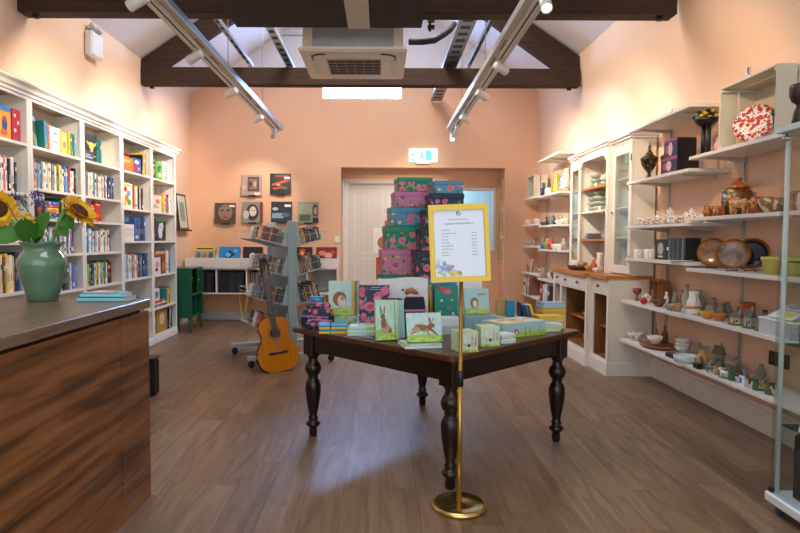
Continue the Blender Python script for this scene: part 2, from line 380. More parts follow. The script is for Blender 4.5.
# blue lit room beyond the glass
m = MB(); BR = P('b8ccd6', .8); m.box(-.7, 2.4, 11.4, 11.5, 0, 2.6, BR); m.box(-.8, -.7, 10.0, 11.5, 0, 2.6, BR); m.box(2.4, 2.5, 10.0, 11.5, 0, 2.6, BR); m.box(-.8, 2.5, 10.0, 11.5, 2.6, 2.7, P('dfe6ea', .8)); m.box(-.8, 2.5, 9.92, 11.5, -.08, 0, P('807870', .6)); struct('wall_beyond', m)
m = MB(); m.bbox(.5, 1.2, 11.0, 11.38, 1.0, 2.0, P('6f8fb0', .6), .02)
for i in range(3): m.box(.52, 1.18, 10.98, 11.0, 1.1+i*.3, 1.12+i*.3, P('e8eef2', .6))
solo('wall_cabinet', m, 'blue-grey cabinet in the room behind the recess glass', 'cabinet')
area('side_room_light', (.9, 10.7, 2.55), (0, 0, 0), 1.2, .8, 45, (.88, .95, 1))
# three narrow yellow-framed panes on the recess jamb
for k, (z0, z1) in enumerate(((1.82, 2.22), (1.36, 1.77), (.92, 1.31))):
    t = thing('framed_mirror', ['top', 'middle', 'bottom'][k]+' narrow yellow-framed mirror on the right side of the doorway recess', 'frame', (RC1, 9.62, z0), 0, 'yellow-framed mirrors')
    fr = MB(); h = z1-z0
    for a in ((-.12, -.095, 0, h), (.095, .12, 0, h), (-.095, .095, 0, .025), (-.095, .095, h-.025, h)): fr.box(-.02, 0, a[0], a[1], a[2], a[3], P('d9a83a', .4, var=.05))
    fr.build('frame', t); g = MB(); g.box(-.01, -.001, -.095, .095, .025, h-.025, P('a0b4ac', .15)); g.build('mirror', t)
# ------------------------------------------------------------------ trusses
def truss(y, label):
    t = thing('roof_truss', label, 'beam', (0, y, .005 if y > 7 else 0), 0, 'dark timber roof trusses')
    xr = 2.45 if y > 7 else 2.41
    m = MB(); m.bbox(LW+.002, xr, -.0, .16 if y < 7 else .12, 3.12 if y < 7 else 3.165, 3.385, DBEAM, .01); m.build('tie_beam', t)
    for s, xe in ((-1, LW+.01), (1, xr-.01)):
        h = .25; ze = 3.385; top = roofz(xe)-.03; topr = RZ-.03
        q = MB(); q.prism([(xe, 3.386), (xe, top), (RX, topr), (RX, topr-.30), (xe-s*.30, 3.386)], .01, .15 if y < 7 else .11, DBEAMR, 'XZ'); q.build('rafter', t)
    for x in (LW+.12, xr-.12):
        q = MB(); q.lathe([(.03, -.03), (.03, -.012), (.018, -.012), (.018, 0)], BLACK, 10, (x, .06, 3.12 if y < 7 else 3.165)); q.build('bolt', t)
truss(4.98, 'dark timber roof truss nearest the viewer, above the air conditioner')
truss(7.50, 'dark timber roof truss nearest the back wall, in front of gable window')
truss(2.40, 'dark timber roof truss out of sight above the counter')
# ------------------------------------------------------------------ cable trays and struts in the roof
def tray(x, z, y0, y1, wd, label, mat=STEEL, h=.045):
    m = MB(); m.box(x-wd/2, x+wd/2, y0, y1, z, z+.006, mat); m.box(x-wd/2, x-wd/2+.006, y0, y1, z+.006, z+h, mat); m.box(x+wd/2-.006, x+wd/2, y0, y1, z+.006, z+h, mat)
    y = y0+.1; D = P('2a2c2e', .6)
    while y < y1-.1:
        m.box(x-wd*.3, x+wd*.3, y, y+.09, z-.0015, z, D); y += .2
    for yy_ in (5.06, 7.58):
        zb = 3.3866 if yy_ < 6 else 3.3916
        if y0 < yy_ < y1 and z-zb > .002: m.box(x-wd/2, x+wd/2, yy_-.02, yy_+.02, zb, z, STEEL) if z-zb < .06 else m.tube([(x, yy_, zb), (x, yy_, z)], .006, STEEL, 6)
    solo('cable_tray', m, label, 'cable tray', group='cable trays in the roof')
tray(-1.66, 3.46, 4.6, 7.75, .05, 'thin steel strut left of the air conditioner, beside the left track light')
tray(-1.15, 3.43, 4.6, 7.75, .09, 'steel cable tray just left of the air conditioner', P('b8cad4', .3, .9))
tray(.84, 3.412, 4.6, 9.38, .17, 'wide perforated cable tray right of the air conditioner reaching the back wall')
tray(1.10, 3.46, 4.6, 7.75, .04, 'thin dark strut beside the right track light', P('555a5e', .4, .8))
m = MB(); m.box(-1.2, .2, 7.25, 7.30, 3.70, 3.75, STEEL)
for x in (-1.1, .1): m.tube([(x, 7.275, 3.75), (x, 7.275, roofz(x)-.02)], .006, STEEL, 6)
solo('support_channel', m, 'grey steel channel crossing the roof behind the air conditioner', 'channel')
# ------------------------------------------------------------------ air conditioner
ac = thing('ceiling_cassette', 'white ceiling air conditioner cassette hung beneath the roof truss', 'air conditioner', (-.255, 5.775, 2.917))
ACW = P('e9dccb', .4, var=.02)
m = MB(); m.prism([(-.475, -.475), (.475, -.475), (.475, .475), (-.475, .475)], .012, .034, ACW, 'XY')
m.prism([(-.46, -.46), (.46, -.46), (.46, .46), (-.46, .46)], 0, .012, ACW, 'XY'); m.build('fascia', ac)
m = MB(); m.box(-.39, .39, -.40, .40, .034, .34, P('aeb2b4', .35, .6)); m.bbox(-.44, -.36, -.44, -.36, .034, .32, P('d8cdb8', .5)); m.bbox(.36, .44, -.44, -.36, .034, .32, P('d8cdb8', .5)); m.box(-.41, -.39, -.36, .40, .034, .32, P('d8cdb8', .5)); m.build('casing', ac)
m = MB(); m.box(-.25, .25, -.22, .28, -.006, 0, P('b8a68e', .5))
for i in range(5): m.box(-.24, .24, -.20+i*.096, -.145+i*.096, -.012, -.006, P('3c3a3c', .6))
for i in range(5): m.box(-.17+i*.085, -.167+i*.085, -.2, .24, -.014, -.012, P('c8b8a0', .5))
m.build('intake_grille', ac)
DK = P('4a443c', .5)
for nm, pts in (('air_vent', [(-.22, -.37, -.004), (.22, -.37, -.004)]), ('air_vent', [(-.37, -.18, -.004), (-.37, .25, -.004)]), ('air_vent', [(.37, -.18, -.004), (.37, .25, -.004)]), ('air_vent', [(-.22, .40, -.004), (.22, .40, -.004)])):
    m = MB(); (x0, y0, _), (x1, y1, _) = pts
    m.bbox(min(x0, x1)-.028, max(x0, x1)+.028, min(y0, y1)-.028, max(y0, y1)+.028, -.006, 0, P('cfd3d6', .4), .003); m.build(nm, ac)
for s in (-1, 1):
    m = MB(); m.tube([(s*.24, -.385, -.002), (s*.32, -.37, -.002), (s*.37, -.32, -.002), (s*.375, -.22, -.002)], .010, DK, 6); m.build('louvre_edge', ac)
for x in (-.42, .42):
    for y in (-.42, .42):
        m = MB(); m.tube([(x, y, .3), (x, y, 1.95 if x > 0 else 1.9)], .005, STEEL, 6); m.build('hanging_rod', ac)
m = MB(); m.tube([(.42, 5.35, 3.1), (.42, 5.35, 3.42), (.42, 5.4, 3.5)], .012, BLACK, 6)
for i in range(5): m.box(.40, .46, 5.33, 5.37, 3.12+i*.06, 3.15+i*.06, P('1d6d4a' if i % 2 else '222222', .4))
solo('control_cable', m, 'black control cable with green joints beside the air conditioner', 'cable')
m = MB(); m.tube([(.25, 5.75, 3.14), (.38, 5.75, 3.14), (.50, 5.8, 3.17), (.60, 5.9, 3.26), (.66, 6.0, 3.33), (.72, 6.1, 3.43)], .03, P('1c1c1e', .7), 10)
solo('insulated_pipe', m, 'black insulated pipe running from air conditioner to the cable tray', 'pipe')
# dark suspended casing above the near end
pn = thing('bulkhead_casing', 'large dark grey suspended bulkhead casing at the top of the view', 'casing', (-.39, 3.9, 2.835))
m = MB(); m.prism([(-.68, -.8), (.68, -.8), (.68, .6), (-.68, .6)], 0, .30, P('2c2925', .75, var=.08), 'XY'); m.build('casing', pn)
m = MB(); m.box(.14, .30, -.8, .606, -.006, .31, P('cfc2ae', .5)); m.build('cream_strap', pn)
for x in (-.6, .6):
    m = MB(); m.tube([(x, -.2, .3), (x, -.2, 1.75 if x < 0 else 2.0)], .007, STEEL, 6); m.build('hanging_rod', pn)
# ------------------------------------------------------------------ track lights
def spotl(loc, aim, power, size=75, col=(1, .80, .58), blend=.8):
    l = bpy.data.lights.new('spot_beam', 'SPOT'); l.energy = power; l.spot_size = R(size); l.spot_blend = blend; l.color = col; l.shadow_soft_size = .04
    o = bpy.data.objects.new('spot_beam', l); COL.objects.link(o); o.location = loc
    o.rotation_euler = (Vector(aim)-Vector(loc)).to_track_quat('-Z', 'Y').to_euler(); return o
TRM = P('cfc8bc', .4, .35, var=.05)
def track(x, y0, y1, label, heads, side):
    z = 2.80
    t = thing('track_light', label, 'track light', (x, y0, z), 0, 'suspended track lights'); L = y1-y0
    m = MB(); m.box(-.075, .075, 0, L, .03, .036, TRM); m.box(-.075, -.070, 0, L, .036, .085, TRM); m.box(.070, .075, 0, L, .036, .085, P('7d98b4', .3, .8))
    y = .15
    while y < L-.3:
        if int(y/.9) % 2 == 0:
            for k in range(5): m.box(-.045, .045, y+k*.05, y+k*.05+.02, .0285, .03, P('5e5a52', .6))
        y += .45
    m.build('channel', t)
    m = MB(); m.box(-.02, .02, .02, L-.02, 0, .0285, P('e4e0d8', .4)); m.build('rail', t)
    m = MB(); m.box(-.008, .008, .02, L-.02, -.001, 0, P('4a4640', .6)); m.build('rail_slot', t)
    for yh in [i for i in (.9, 2.9, 4.9, 6.6) if i < L]:
        m = MB(); xx = 0; ztop = roofz(x)-z; m.tube([(0, yh, .036), (0, yh, ztop)], .004, STEEL, 6); m.build('hanging_wire', t)
    for (yh, aim, pw) in heads:
        d = (Vector(aim)-Vector((x, yh, z-.06))).normalized()
        q = d.to_track_quat('-Z', 'Y').to_matrix().to_4x4()
        yl = yh-y0
        m = MB(); m.tube([(0, yl, 0), (0, yl, -.055)], .008, P('e0dcd6', .4), 8)
        m.M = Matrix.Translation((0, yl, -.065)) @ q
        m.lathe([(.030, .055), (.036, .05), (.036, -.075), (.032, -.08), (.030, -.06)], P('e4e0da', .4), 16)
        hd = m.build('spot_head', t)
        m = MB(); m.M = Matrix.Translation((0, yl, -.065)) @ q
        m.lathe([(.0, -.062), (.029, -.062), (.029, -.058), (0, -.058)], P('fff0d8', .3, emit='ffdca8', es=14 if pw else 1), 14); m.build('lamp', hd)
        if pw: spotl((x+d.x*.10, yh+d.y*.10, z-.065+d.z*.10), aim, pw, col=(1, .66, .34) if x > 0 and yh < 3.5 else (1, .83, .64))
track(-1.49, 1.0, 8.70, 'left suspended track light with white spot heads over the bookcases',
      [(3.75, (-2.9, 3.9, 2.0), 55), (4.88, (-2.9, 5.4, 2.2), 72), (6.05, (-2.9, 6.8, 2.3), 90), (7.35, (-2.9, 8.2, 2.3), 95), (8.35, (-2.0, 9.4, 1.7), 40)], -1)
track(1.00, 1.0, 8.65, 'right suspended track light with lit spot heads over the china shelves',
      [(3.2, (2.57, 5.1, 2.1), 60), (3.75, (.9, 1.9, .6), 10), (5.15, (2.5, 6.1, 2.1), 70), (6.1, (2.4, 6.9, 2.1), 100), (7.3, (2.4, 8.0, 2.1), 85), (8.0, (.3, 9.8, 1.2), 70), (8.55, (.9, 6.6, .3), 10)], 1)  # nearest head added for wall glow, another added to light the recess door
# ------------------------------------------------------------------ emergency light, exit sign, sockets
e = thing('emergency_light', 'white emergency light box with two lamps on the left wall', 'emergency light', (LW, 6.22, 3.13)); e.scale = (.85, .78, .85)
m = MB(); m.bbox(0, .10, -.16, .16, -.02, .27, P('e8e8e6', .4), .02); m.build('housing', e)
for y in (-.08, .08):
    m = MB(); m.M = Matrix.Translation((.07, y, .32)) @ Matrix.Rotation(R(55), 4, 'Y'); m.lathe([(.035, -.04), (.05, .0), (.05, .03), (0, .03)], P('b8bcc0', .4), 14); m.tube([(0, 0, -.04), (0, 0, -.07)], .012, BLACK, 6); m.build('lamp_head', e)
ex = thing('exit_sign', 'illuminated green and white exit sign above the doorway recess', 'sign', (.65, YB, 2.45))
m = MB(); m.bbox(-.22, .22, -.05, -.01, .03, .23, P('d8fff0', .4, emit='b0ffe4', es=1.1), .004); m.build('light_panel', ex)
m = MB(); m.bbox(-.12, .12, -.06, 0, -.005, .028, P('e4e4e0', .4), .004); m.build('bracket', ex)
GE = P('70ecc8', .5, emit='40e8b0', es=.8)
m = MB()
m.prism([(-.20, .045), (-.13, .045), (-.13, .075), (-.20, .075)], -.052, -.050, GE)          # arrow and doorway marks
m.prism([(-.20, .135), (-.165, .165), (-.165, .145), (-.13, .145), (-.13, .125), (-.165, .125), (-.165, .105)], -.052, -.050, GE)
m.prism([(.04, .05), (.12, .05), (.12, .2), (.04, .2)], -.052, -.050, GE)
m.prism(ell(-.02, .17, .016, .016, 10), -.052, -.05, GE)                                     # running figure
m.prism([(-.04, .15), (-.005, .15), (-.01, .11), (.02, .09), (.01, .05), (-.005, .055), (0, .08), (-.03, .095), (-.07, .05), (-.085, .06), (-.05, .1)], -.052, -.05, GE)
m.build('pictogram', ex)
for k, x in enumerate((-1.16, -.96)):
    s = thing('wall_socket', ('left' if k == 0 else 'right')+' white double socket on the back wall above the record browser', 'socket', (x-.02, YB, 1.28), 0, 'wall sockets')
    m = MB(); m.bbox(-.075, .075, -.012, 0, 0, .12, P('e8dcc8', .4), .004); m.build('plate', s)
    m = MB()
    for u in (-.035, .035):
        m.box(u-.012, u-.006, -.0135, -.012, .03, .045, DGREY); m.box(u+.006, u+.012, -.0135, -.012, .03, .045, DGREY); m.box(u-.004, u+.004, -.0135, -.012, .055, .07, DGREY)
        m.box(u-.01, u+.01, -.016, -.012, .085, .105, P('d8ccb8', .4))
    m.build('switches', s)
m = MB(); m.bbox(-.73, -.65, YB-.02, YB, 1.22, 1.32, P('ece6dc', .4), .004); solo('light_switch', m, 'small white switch plate beside the left edge of the recess', 'switch')
#PART3
t = thing('door_notice', 'white notice with a round brown picture fixed to the recess door', 'notice', (0, DY-.0045, 0))
m = MB(); m.box(-.13, .16, -.004, .0, 1.06, 1.46, P('e8e4e0', .5)); m.build('board', t); m = MB(); m.prism(ell(.03, 1.22, .09, .10, 18), -.006, -.004, P('a8703c', .6, var=.3, scale=40)); m.build('brown_picture', t)
t = thing('door_poster', 'red and yellow poster low on the recess door beside pink box', 'poster', (0, DY-.0045, 0))
m = MB(); m.box(-.08, .09, -.004, .0, .62, .98, P('b8382c', .5)); m.build('sheet', t); m = MB(); m.box(-.04, .05, -.006, -.004, .70, .86, P('d8a830', .5)); m.build('yellow_panel', t)
m = MB(); m.bbox(.06, .16, DY-.03, DY-.0005, 1.50, 1.58, P('d84848', .4), .01); solo('call_point', m, 'small red call point box on the recess door', 'call point')
# ================================================================== COUNTER
X1 = -1.145
c = thing('shop_counter', 'walnut-effect shop counter at the left foreground with a thick top', 'counter', (0, 0, 0))
m = MB(); m.bbox(-2.15, -1.125, -.8, 2.915, .942, .985, CTOP, .004); m.build('countertop', c)
m = MB(); m.box(-2.12, X1-.003, -.75, 2.625, 0, .925, CNTR); m.build('front_panel', c)
m = MB(); m.box(-2.12, X1, 2.628, 2.945, 0, .925, CNTR); m.build('end_panel', c)
m = MB(); m.box(-2.10, X1-.02, -.7, 2.89, .925, .942, P('1c120c', .6)); m.build('shadow_gap_rail', c)
t = thing('waste_bin', 'small black waste bin on the floor behind the far end of counter', 'bin', (-1.915, 4.85, 0))
m = MB(); m.bbox(-.12, .09, -.07, .07, .0, .30, BLACK, .02); m.build('bin_body', t); m = MB(); m.bbox(-.125, .095, -.075, .075, .30, .315, P('2a2a2c', .4), .005); m.build('rim', t)
# ---- vase with sunflowers
VX, VY, VZ = -1.582, 2.80, .985
CEL = P('5a8064', .12, var=.10, coat=.6, scale=9)
m = MB(); m.lathe([(.062, 0), (.072, .004), (.082, .05), (.100, .11), (.115, .165), (.114, .19), (.098, .215), (.083, .232), (.080, .245), (.090, .262), (.103, .270), (.097, .272), (.084, .262), (.073, .245), (.078, .23), (.095, .205), (.1, .16), (.07, .02), (0, .01)], CEL, 36)
vs = m.v
for i, v in enumerate(vs):
    if v[2] > .26:
        a = math.atan2(v[1], v[0]); vs[i] = (v[0], v[1], v[2]+.006*math.sin(a*6))
solo('vase', m, 'glossy sage green ceramic vase with wavy rim on the counter', 'vase', (VX, VY, VZ)).scale = (.93, .93, 1)
YEL = P('f6b40a', .5, var=.25, scale=30); SEED = P('4a2a10', .8, var=.4, scale=200, bump=.5); LEAF = P('3f7a22', .5, var=.3, scale=25); STEM = P('6b9440', .5, var=.2); SEP = P('3a5c1c', .6, var=.3)
def sunflower(loc, stem_pts, head, normal, r, label, leaves=()):
    t = thing('sunflower', label, 'flower', loc)
    m = MB(); m.tube(stem_pts, [.009]*(len(stem_pts)-1)+[.011], STEM, 8); m.build('stem', t)
    q = Matrix.Translation(head) @ Vector(normal).to_track_quat('Z', 'Y').to_matrix().to_4x4()
    rnd = random.Random(label)
    m = MB(); m.M = q
    for ringi, (n, ro, tilt, zz) in enumerate(((22, r, .18, .0), (20, r*.93, .42, .004), (17, r*.78, .75, .008))):
        for i in range(n):
            a = 2*math.pi*(i+ringi*.4)/n+rnd.uniform(-.08, .08); L = ro*rnd.uniform(.85, 1.08)-r*.42; wd = .0135*rnd.uniform(.9, 1.2); tl = tilt+rnd.uniform(-.2, .2)
            ca, sa = math.cos(a), math.sin(a); vs = []
            for (d, ww, up) in ((0, .5, 0), (.35, 1, .02), (.7, .8, .0), (1, .05, -.15)):
                rr = r*.40+L*d*math.cos(tl); z = zz+L*d*math.sin(tl)+up*L*.5
                for s in (-1, 0, 1): vs.append((rr*ca-s*ww*wd*sa, rr*sa+s*ww*wd*ca, z+(0 if s else -.002)))
            fs = []
            for k in range(3):
                for j in range(2): b = k*3+j; fs.append((b, b+1, b+4, b+3))
            m.add(vs, fs, YEL, True)
    m.build('petals', t)
    m = MB(); m.M = q; m.lathe([(0, -.012), (r*.42, -.006), (r*.44, .006), (r*.36, .016), (r*.2, .018), (0, .012)], SEED, 24)
    m.build('seed_head', t)
    m = MB(); m.M = q
    for i in range(12):
        a = 2*math.pi*i/12
        m.add([(r*.3*math.cos(a-.25), r*.3*math.sin(a-.25), -.012), (r*.3*math.cos(a+.25), r*.3*math.sin(a+.25), -.012), (r*.78*math.cos(a), r*.78*math.sin(a), -.014-.02*(i % 2)), (0, 0, -.022)], [(0, 2, 1), (0, 1, 3)], SEP)
    m.build('sepals', t)
    for (base, tip, wd) in leaves:
        b = Vector(base); e = Vector(tip); d = e-b; sd = d.cross(Vector((.35, -.8, .5))).normalized()
        m = MB(); vs = []
        for k in range(7):
            u = k/6; wv = wd*math.sin(math.pi*min(1, u*.92+.06))**.8; p = b+d*u+Vector((0, 0, .25*d.length*u*(1-u)))
            for s in (-1, 0, 1): vs.append(tuple(p+sd*wv*s+Vector((0, 0, .012 if s else 0))))
        m.add(vs, [(k*3+j, k*3+j+1, k*3+j+4, k*3+j+3) for k in range(6) for j in range(2)], LEAF, True); m.build('leaf', t)
L0 = (VX, VY, VZ)
sunflower(L0, [(-.01, 0, .02), (-.03, -.01, .2), (-.09, -.02, .34), (-.15, -.03, .40)], (-.165, -.055, .425), (.55, -.8, -.05), .092, 'sunflower leaning left and facing the viewer over the rim of the vase',
          [((-.05, -.02, .25), (-.02, -.11, .37), .045), ((-.07, -.02, .3), (-.20, -.10, .27), .05), ((-.05, 0, .27), (.05, -.02, .40), .035)])
sunflower(L0, [(.01, 0, .02), (.04, .0, .24), (.075, -.01, .34), (.12, -.015, .43), (.165, -.01, .435)], (.180, -.01, .415), (.70, -.18, .62), .10, 'sunflower on the right of the vase with its head turned sideways',
          [((.07, -.01, .33), (.15, -.05, .29), .03), ((.09, -.01, .38), (.145, .0, .33), .04)])
sunflower(L0, [(-.02, .03, .02), (-.05, .045, .25), (-.12, .06, .33), (-.185, .02, .35)], (-.20, -.01, .335), (-.35, -.4, -.8), .055, 'drooping sunflower half hidden below the left sunflower', [((-.06, .05, .26), (-.02, .02, .35), .03)])
t = thing('delphinium', 'blue-violet delphinium sprig rising behind the left sunflower in the vase', 'flower', L0)
m = MB(); m.tube([(.02, .03, .02), (0, .04, .25), (-.09, .05, .42), (-.13, .05, .49)], .004, STEM, 6); m.tube([(-.04, .045, .35), (-.02, .04, .44), (-.035, .04, .49)], .003, STEM, 6); m.build('stem', t)
m = MB(); rnd = random.Random(4); BLU = P('3a3f96', .5, var=.35, scale=60)
for i in range(60):
    u = rnd.random(); p = (Vector((-.10, .05, .43)).lerp(Vector((-.15, .05, .50)), u) if i % 2 else Vector((-.025, .04, .44)).lerp(Vector((-.05, .04, .50)), u))
    p += Vector((rnd.uniform(-.022, .022), rnd.uniform(-.02, .02), rnd.uniform(-.015, .015)))
    m.M = Matrix.Translation(p) @ Matrix.Rotation(rnd.uniform(0, 6), 4, 'Z') @ Matrix.Rotation(rnd.uniform(-1, 1), 4, 'X')
    m.prism([(0, 0), (.004, .012), (0, .018), (-.004, .012)], -.001, .001, BLU, 'XZ'); m.prism([(0, 0), (.012, .004), (.017, 0), (.012, -.004)], -.001, .001, BLU, 'XY')
m.build('florets', t)
t = thing('yellow_filler_flower', 'small yellow filler flowers between the two sunflowers in the vase', 'flower', L0)
m = MB(); m.tube([(0, -.02, .02), (-.02, -.03, .24), (-.05, -.04, .37)], .004, STEM, 6); m.build('stem', t)
m = MB()
for i in range(16):
    p = Vector((-.05, -.04, .375))+Vector((rnd.uniform(-.03, .03), rnd.uniform(-.02, .02), rnd.uniform(-.035, .03))); m.ball(p, (.011, .011, .008), YEL, 7, 4)
m.build('blossoms', t)
m = MB(); m.tube([(0, -.03, .05), (-.022, -.045, .25), (-.085, -.12, .45)], .0028, P('3a4a3a', .5), 6); solo('plant_stake', m, 'thin dark green stake leaning in the vase', 'stake', L0)
# turquoise pads on the counter
for k, (y0, y1, x0, x1, z0, z1, col, lab) in enumerate(((2.76, 2.90, -1.405, -1.185, .985, 1.005, '7cc4cf', 'turquoise slim book lying on the counter, lower of the two'), (2.77, 2.89, -1.395, -1.20, 1.0055, 1.022, '8fd2dc', 'turquoise slim book lying on the counter, upper of the two'))):
    m = MB(); m.box(x0, x1, y0, y1, z0, z0+.002, P(col)); m.box(x0, x1, y0, y1, z1-.002, z1, P(col)); m.box(x0, x1, y0, y0+.003, z0, z1, P(col)); m.box(x0+.003, x1-.003, y0+.003, y1-.003, z0+.002, z1-.002, P('e8eef0'))
    solo('slim_book', m, lab, 'book', group='turquoise books on the counter')
m = MB(); m.bbox(-1.36, -1.26, 2.80, 2.87, 1.0225, 1.028, P('e0b8a8', .5), .002); m.box(-1.35, -1.31, 2.805, 2.865, 1.028, 1.0285, P('f4f0ec')); solo('leaflet', m, 'small pink and white leaflet on top of the turquoise books', 'leaflet')

# ================================================================== BOOKCASES
BX0, BX1 = LW+.004, -2.72; PIT = .825; BY0 = 3.86
UN = ['bookcase at the left edge', 'bookcase behind the vase', 'bookcase behind the turquoise books', 'fourth bookcase from the left', 'bookcase nearest the back wall']
SH = [[.1, .46, .87, 1.245, 1.62, 2.0], [.1, .46, .82, 1.14, 1.435, 1.67, 2.0], [.1, .46, .82, 1.14, 1.435, 1.67, 2.0], [.1, .43, .83, 1.245, 1.6, 2.0], [.1, .43, .83, 1.245, 1.6, 2.0]]
ULAB = ['white bookcase unit cut off by the left edge of the picture', 'white bookcase unit behind the vase, second from the left', 'white bookcase unit in the middle of the row of five', 'white bookcase unit with large magazine and blue volumes, fourth of five', 'white bookcase unit at the far end near the green cabinet']
def molding(y0, y1, mitre):
    prof = [(0, 0), (.012, 0), (.012, .02), (.03, .03), (.035, .055), (.06, .075), (.06, .09), (0, .09)]
    m = MB(); n = len(prof)
    vs = [(BX1+a, y0, 2.36+b) for a, b in prof]+[(BX1+a, y1+(a if mitre else 0), 2.36+b) for a, b in prof]
    m.add(vs, [tuple(range(n)), tuple(range(2*n-1, n-1, -1))]+[(i, (i+1) % n, n+(i+1) % n, n+i) for i in range(n)], WHITE)
    if mitre:
        vs = [(BX0, y1+a, 2.36+b) for a, b in prof]+[(BX1+a, y1+a, 2.36+b) for a, b in prof]
        m.add(vs, [tuple(range(n)), tuple(range(2*n-1, n-1, -1))]+[(i, (i+1) % n, n+(i+1) % n, n+i) for i in range(n)], WHITE)
    m.box(BX0, BX1, y0, y1, 2.40, 2.45, WHITE)
    return m
for u in range(5):
    y0 = BY0+u*PIT; y1 = y0+PIT
    t = thing('bookcase', ULAB[u], 'bookcase', (0, 0, 0), 0, 'white bookcases along the left wall')
    for a, b in ((y0+.001, y0+.028), (y1-.028, y1-.001)):
        m = MB(); m.box(BX0, BX1-.02, a, b, 0, 2.37, WHITE); m.build('side_panel', t)
    for a, b in ((y0+.001, y0+.036), (y1-.036, y1-.001)):
        m = MB(); m.bbox(BX1-.02, BX1, a, b, .08, 2.36, WHITE, .003); m.build('face_stile', t)
    m = MB(); m.box(BX0, BX0+.008, y0+.028, y1-.028, .08, 2.37, P('d9d4ca', .6)); m.build('back_panel', t)
    for z in SH[u]:
        m = MB(); m.box(BX0+.008, BX1-.02, y0+.028, y1-.028, z-.022, z, P('e2d6c2', .5, var=.05)); m.box(BX1-.02, BX1-.002, y0+.036, y1-.036, z-.022, z, WHITE); m.build('shelf', t)
    m = MB(); m.bbox(BX1-.02, BX1, y0+.036, y1-.036, 2.335, 2.36, WHITE, .003); m.build('top_rail', t)
    m = MB(); m.bbox(BX0, BX1+.006, y0+.001, y1-.001, .0, .078, WHITE, .006); m.build('plinth', t)
    molding(y0+.001, y1-.001, u == 4).build('crown_moulding', t)
CC = dict(w=('f2eee6', 'white'), c=('e6d8b4', 'cream'), b=('2f6fb4', 'blue'), n=('1c2f5e', 'navy'), r=('c8281e', 'red'), o=('e2662a', 'orange'), y=('ecc22c', 'yellow'), g=('2f7d46', 'green'),
          t=('178f90', 'teal'), k=('1e1e22', 'black'), p=('e0708c', 'pink'), m=('7c1f30', 'maroon'), s=('6fb6dc', 'sky blue'), v=('8a5cb0', 'purple'), e=('8f9498', 'grey'), l=('a8c84a', 'lime green'), d=('7a5434', 'brown'), f=('e8967c', 'salmon'))
PAGES = P('ece4d0', .8, var=.06, scale=80)
brnd = random.Random(11)
def book_mb(th, h, d, col, band=None):
    """spine faces +X at x=0, thickness along y from 0"""
    m = MB(); C = P(CC[col][0], .45, var=.1)
    m.box(-d, -.002, 0, .0018, 0, h, C); m.box(-d, -.002, th-.0018, th, 0, h, C)
    m.prism([(-.002, 0), (0, th*.2), (0, th*.8), (-.002, th)], 0, h, C, 'XY')
    m.box(-d+.004, -.002, .0018, th-.0018, .003, h-.003, PAGES)
    B = P(CC[band][0], .5) if band else P('d8d0c0' if col not in 'wc' else '8a8a88', .5)
    a = brnd.choice((.1, .62, .7)); m.box(-.001, .0006, th*.18, th*.82, h*a, h*(a+.14), B)
    m.box(-.001, .0005, th*.38, th*.62, h*.3, h*.5, P('b8b4a8' if col in 'nkgmbd' else '77736c', .5))
    return m
BCOUNT = [0]
def book(x, y, z, th, h, d, col, label, group, lean=0, band=None, rz=0):
    BCOUNT[0] += 1
    return solo('book', book_mb(th, h, d, col, band), label, 'book', (x, y, z+.0006), rot=(lean, 0, rz), group=group)
HT = lambda h: 'tall' if h > .245 else ('short' if h < .19 else 'mid-height')
SHN = {6: ['bottom', 'fifth', 'fourth', 'third', 'second', 'top'], 7: ['bottom', 'sixth', 'fifth', 'fourth', 'third', 'second', 'top']}
CH_Y = []
def run(u, si, seq, y, hmax, w=.0255, jit=.006, x=-2.752, start=1, d=.15, hj=.035, rot0=0):
    z = SH[u][si]; ynd = BY0+(u+1)*PIT-.04; n = start
    for ch in seq:
        th = w+brnd.uniform(-jit, jit); h = hmax-brnd.uniform(0, hj)
        if y+th > ynd: break
        if ch != ' ':
            band = brnd.choice('wkrybc')
            if band == ch: band = None
            book(x-brnd.uniform(0, .012), y, z, th, h, d, ch, f'{CC[ch][1]}-spined book, {ORD[n]} from the left, {SHN[len(SH[u])][si]} shelf, {UN[u]}', f'books in the {UN[u]}', band=band); n += 1
        y += th+.0012
    return y
def U(u): return BY0+u*PIT+.038
def facebox(y, z, th_x, wid, h, mats, name, label, cat, shapes=(), x=None, lean=0, group=None, words=()):
    """a boxed game or a book turned to show its cover: wide along Y, front facing +X"""
    x = -2.76 if x is None else x
    t = thing(name, label, cat, (x, y+wid/2, z+.0008), rot=(0, 0, R(90)), group=group)
    m = MB(); m.bbox(-wid/2, wid/2, 0, th_x, 0, h, mats, .002); o = m.build('body', t, rot=(-lean, 0, 0))
    if shapes:
        m = MB(); art(m, shapes, wid, h); m.build('cover_print', t, rot=(-lean, 0, 0))
    for (s, sz, u, v, mat, ry) in words:
        text_mesh('lettering', s, sz, mat, t, ((u-.5)*wid, -.0012, v*h), (R(90), ry, 0))
    return t
W_, K_, Y_, R_, B_, G_ = P('f2eee6'), P('1a1a1c'), P('ecc22c'), P('c8281e'), P('2f6fb4'), P('4a9a3c')
